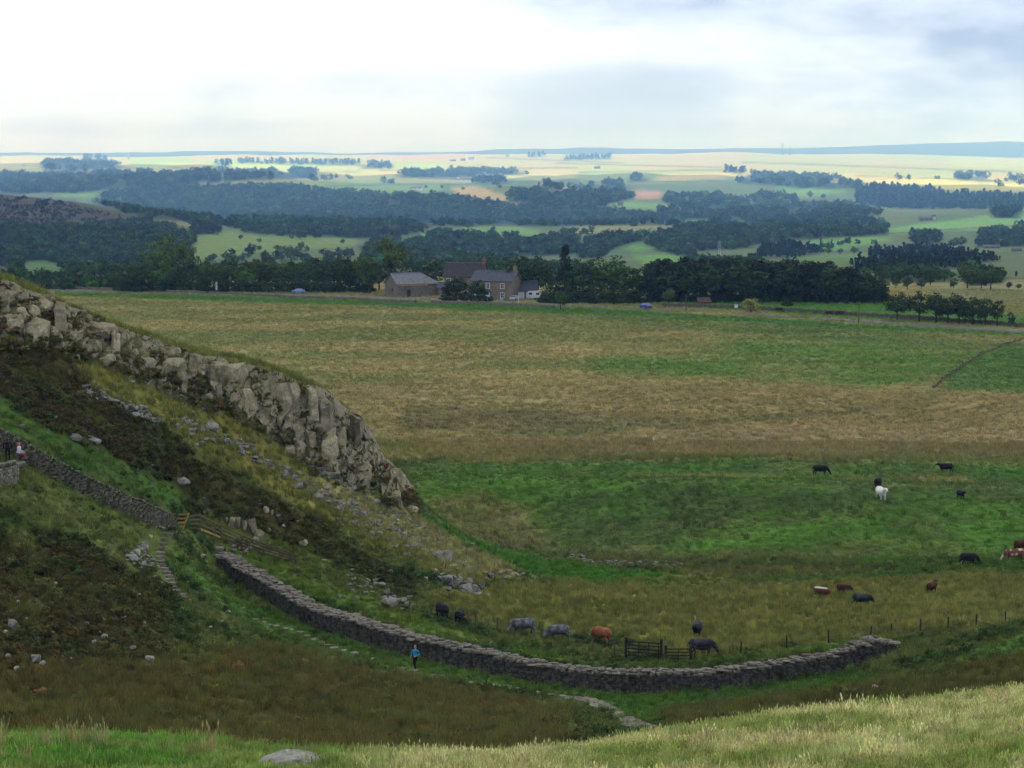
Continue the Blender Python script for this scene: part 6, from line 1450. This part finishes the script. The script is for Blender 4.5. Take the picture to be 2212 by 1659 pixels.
def clear(x, y):
    ok = np.ones(len(x), bool)
    W = resample(np.c_[HWP[:, 0], HWP[:, 1], HWP[:, 2]], .5)
    for w in W: ok &= ~((np.abs(x-w[0]) < .45) & (y > w[1]-.15) & (y < w[1]+2.6))
    for sx, sy, ss in STONES: ok &= ~((np.abs(x-sx) < ss*.9) & (y > sy-1.6) & (y < sy+ss))
    for ob in FLAGS: ok &= ~((np.abs(x-ob[0]) < ob[2]*.6) & ((y > ob[1]-1.2) & (y < ob[1]+.5)))
    return ok
_pr = bpy.data.objects['path']; FLAGS = [(_pr.location.x+c.location.x, _pr.location.y+c.location.y, c.scale.x) for c in _pr.children]
def visible(x, y, z, margin=40):
    px, py = proj(np.stack([x, y, z], -1)); return (px > -330) & (px < DW+330) & (py < DH+margin*3)
def plant(name, label, x, y, pick, hfun, wfun, bright=1.0, jit=.22, tint=None):
    z = gz(x, y); ok = visible(x, y, z); x, y, z = x[ok], y[ok], z[ok]; c = tint_at(x, y) if tint is None else tint(x, y)
    n = len(x); idx = pick(x, y, c); h = hfun(n, idx, x, y); w = wfun(n, idx)*h
    c = c*bright*_gr.uniform(1-jit, 1+jit, (n, 1))*(1+_gr.normal(0, .07, (n, 3)))
    c = np.where(np.isin(idx, RUSH)[:, None], c*np.array([.74, .86, .70]), c)
    rot = np.zeros((n, 3)); rot[:, 2] = _gr.uniform(0, 6.28, n); rot[:, :2] = _gr.normal(0, .12, (n, 2))
    scatter(name, np.stack([x, y, z], 1), np.stack([w, w, h], 1), np.clip(c, .004, 1), rot, GV, idx, label)
def choose(prob_list):
    """prob_list: [(variants, weights array)]"""
    W = np.stack([w for _, w in prob_list], 1); W = W/W.sum(1, keepdims=True); r = _gr.random(len(W))[:, None]; k = (r > np.cumsum(W, 1)).sum(1); k = np.minimum(k, len(prob_list)-1)
    V = np.array([v for v, _ in prob_list]); return V[k, _gr.integers(0, 2, len(k))]
def kinds(c):
    g = c[:, 1]-c[:, 0]; lum = c.mean(1); green = sstep(.005, .05, g); dark = 1-sstep(.035, .06, lum); return green, dark, lum
# 1 brow in the foreground
x, y = wedge(29, 64, 92000)
def pk1(x, y, c):
    px, py = proj(np.stack([x, y, gz(x, y)], -1)); left = 1-sstep(600, 1000, px+fbm(x/2, y/2)*300); g, d, l = kinds(c); patch = sstep(-.1, .15, fbm(x/3+8, y/3, 4))
    return choose([(SHORT, .15+left*1.6+g*.4*(1-patch)), (TALL, (.15+patch)*(1-left)+.10), (RUSH, .03+.3*sstep(.12, .2, fbm(x/1.6+60, y/1.6, 3)))])
def tn1(x, y):
    c = tint_at(x, y); p = sstep(-.10, .14, fbm(x/2.4+31, y/2.4, 4)+.03)[:, None]; px, py = proj(np.stack([x, y, gz(x, y)], -1)); left = (1-sstep(650, 1000, px))[:, None]
    s = lin(190,180,122)*p+lin(112,128,56)*(1-p); return c*.35+.65*(s*(1-left)+(lin(78,116,40)*(1-p*.45)+lin(150,140,84)*p*.45)*left)
def h1(n, i, x, y): return np.where(np.isin(i, TALL), np.exp(_gr.normal(math.log(.15), .3, n)), np.where(np.isin(i, RUSH), _gr.uniform(.16, .34, n), _gr.uniform(.07, .16, n)))
plant('foreground_grass', 'long pale seeding grass and green turf on the brow in front', x, y, pk1, h1, lambda n, i: np.where(np.isin(i, SHORT), _gr.uniform(1.2, 1.8, n), _gr.uniform(.9, 1.5, n)), 1.6, .48, tn1)
# a few tall pale stalks at the lower left
n = 30; px = np.concatenate([_gr.normal(30, 30, 9), _gr.normal(190, 40, 7), _gr.uniform(0, 760, 14)]); py = _gr.uniform(1590, 1650, n); P = hit(px, py, 30, 62); P = P[~np.isnan(P[:, 0])]
plant('seed_stalks', 'tall dry grass stalks along the brow at the lower left', P[:, 0], P[:, 1], lambda x, y, c: _gr.integers(2, 4, len(x)), lambda n, i, x, y: _gr.uniform(.25, .6, n), lambda n, i: _gr.uniform(.5, 1.0, n), .85, .25, lambda x, y: np.tile(lin(160,146,96), (len(x), 1)))
# 2 the gap and the slopes
x, y = wedge(66, 203, 104000); ok = clear(x, y); x, y = x[ok], y[ok]
def pk2(x, y, c):
    g, d, l = kinds(c); brown = sstep(0.0, .012, c[:, 0]-c[:, 1]*.93)
    return choose([(SHORT, .25+g*1.4), (TALL, .12+(1-d)*.35*(1-g)), (RUSH, .15+brown*1.2), (HEA, .03+d*1.3*(1-g))])
def h2(n, i, x, y): return np.where(np.isin(i, SHORT), _gr.uniform(.12, .28, n), np.where(np.isin(i, RUSH), _gr.uniform(.3, .75, n), np.where(np.isin(i, HEA), _gr.uniform(.3, .75, n), _gr.uniform(.25, .5, n))))
plant('slope_vegetation', 'rough grass, rushes and heather covering the gap and hillside', x, y, pk2, h2, lambda n, i: np.where(np.isin(i, SHORT), _gr.uniform(1.6, 2.4, n), _gr.uniform(.8, 1.3, n)), 1.04, .48)
# 2b heather and grass rooted on the ledges of the crag
n = 2600; px = _gr.uniform(-40, 905, n); pt = np.interp(px, [a for a, b in TOPL], [b for a, b in TOPL]); pb = np.interp(px, [a for a, b in BASL], [b for a, b in BASL]); f = _gr.uniform(-.12, 1.0, n)**1.0
py = pb+(pt-pb)*f; P = hit(px, py, 150, 215); gd = ~np.isnan(P[:, 0]) & (fbm(px/26, py/20, 3) > -.02); P = P[gd]
def pl_ledge():
    x, y = P[:, 0], P[:, 1]-_gr.uniform(.2, 1.5, len(P)); up = _gr.uniform(0, .8, len(P)); z = P[:, 2]+up*.5; n = len(x)
    idx = _gr.choice([0, 1, 6, 7, 6, 7, 2], n); h = _gr.uniform(.25, .6, n); c = np.where((_gr.random(n) < .15)[:, None], lin(88,58,40), np.where((_gr.random(n) < .5)[:, None], lin(98,98,50), lin(64,66,32)))
    cr = bpy.data.objects['crag']; cl = np.array(cr.location); E = []
    for o in cr.children:
        top = o.scale.z if o.name.startswith('rock_column') else o.scale.z*.9
        for _ in range(3):
            if _gr.random() < .6: E.append(np.array(o.location)+cl+np.array([_gr.uniform(-.5, .5)*o.scale.x, _gr.uniform(-.45, .2)*o.scale.y, top*_gr.choice([1.0, .97, .9])]))
    E = np.array(E); x, y, z = np.r_[x, E[:, 0]], np.r_[y, E[:, 1]], np.r_[z, E[:, 2]-.05]; n = len(x); k = n-len(E)
    idx = np.r_[idx, _gr.choice([0, 1, 6, 7, 2], len(E))]; h = np.r_[h, _gr.uniform(.14, .34, len(E))]; c = np.r_[c, np.where((_gr.random(len(E)) < .12)[:, None], lin(88,62,44), lin(104,104,54)*_gr.uniform(.6, 1.1, (len(E), 1)))]
    rot = np.zeros((n, 3)); rot[:, 2] = _gr.uniform(0, 6.28, n); scatter('ledge_heather', np.stack([x, y, z], 1), np.stack([h*1.3, h*1.3, h], 1), c, rot, GV, idx, 'russet heather and grass rooted on the crag ledges')
pl_ledge()
# 3 pasture and moor
x, y = wedge(185, 285, 48000); ok = y > 195
def pk3(x, y, c):
    g, d, l = kinds(c); cl = sstep(-.02, .12, fbm(x/7+3, y/7, 4)); return choose([(SHORT, .4+g*1.6), (TALL, .25*(1-g)+.05), (RUSH, .08+cl*.8*(1-g*.7))])
def h3(n, i, x, y): return np.where(np.isin(i, SHORT), _gr.uniform(.12, .3, n), _gr.uniform(.35, .8, n))
plant('pasture_grass', 'green pasture grass with clumps of rushes', x[ok], y[ok], pk3, h3, lambda n, i: np.where(np.isin(i, SHORT), _gr.uniform(1.8, 2.8, n), _gr.uniform(.9, 1.4, n)), 1.25, .3)
x, y = wedge(270, 640, 81000)
plant('moor_grass', 'tan tussock grass of the open moor', x, y, lambda x, y, c: choose([(SHORT, .6+0*x), (TALL, .5+0*x), (RUSH, .75*sstep(0.02, .14, fbm(x/14, y/22, 4))+.03)]), lambda n, i, x, y: _gr.uniform(.22, .6, n), lambda n, i: _gr.uniform(1.6, 2.8, n), 1.42, .34)

# ------------------------------------------------------------------ tell look-alikes apart by their order in the picture
_ORD = 'first second third fourth fifth sixth seventh eighth ninth tenth eleventh twelfth thirteenth fourteenth fifteenth sixteenth seventeenth eighteenth nineteenth twentieth'.split()
_TENS = {20: 'twenty', 30: 'thirty', 40: 'forty'}
def ordinal(k):
    if k <= 20: return _ORD[k-1]
    t = k//10*10; return {30: 'thirtieth', 40: 'fortieth'}[k] if k % 10 == 0 else _TENS[t]+'-'+_ORD[k % 10-1]
_by = {}
for o in scene.objects:
    if o.parent is None and o.get('label') and o.get('group'): _by.setdefault((o['group'], o['label']), []).append(o)
for (g_, l_), obs in _by.items():
    if len(obs) < 2 or len(obs) > 49: continue
    obs.sort(key=lambda o: float(proj(np.array(o.location))[0]))
    for k, o in enumerate(obs):
        o['label'] = l_+(', leftmost' if k == 0 else ', rightmost' if k == len(obs)-1 else ', %s from left' % ordinal(k+1))
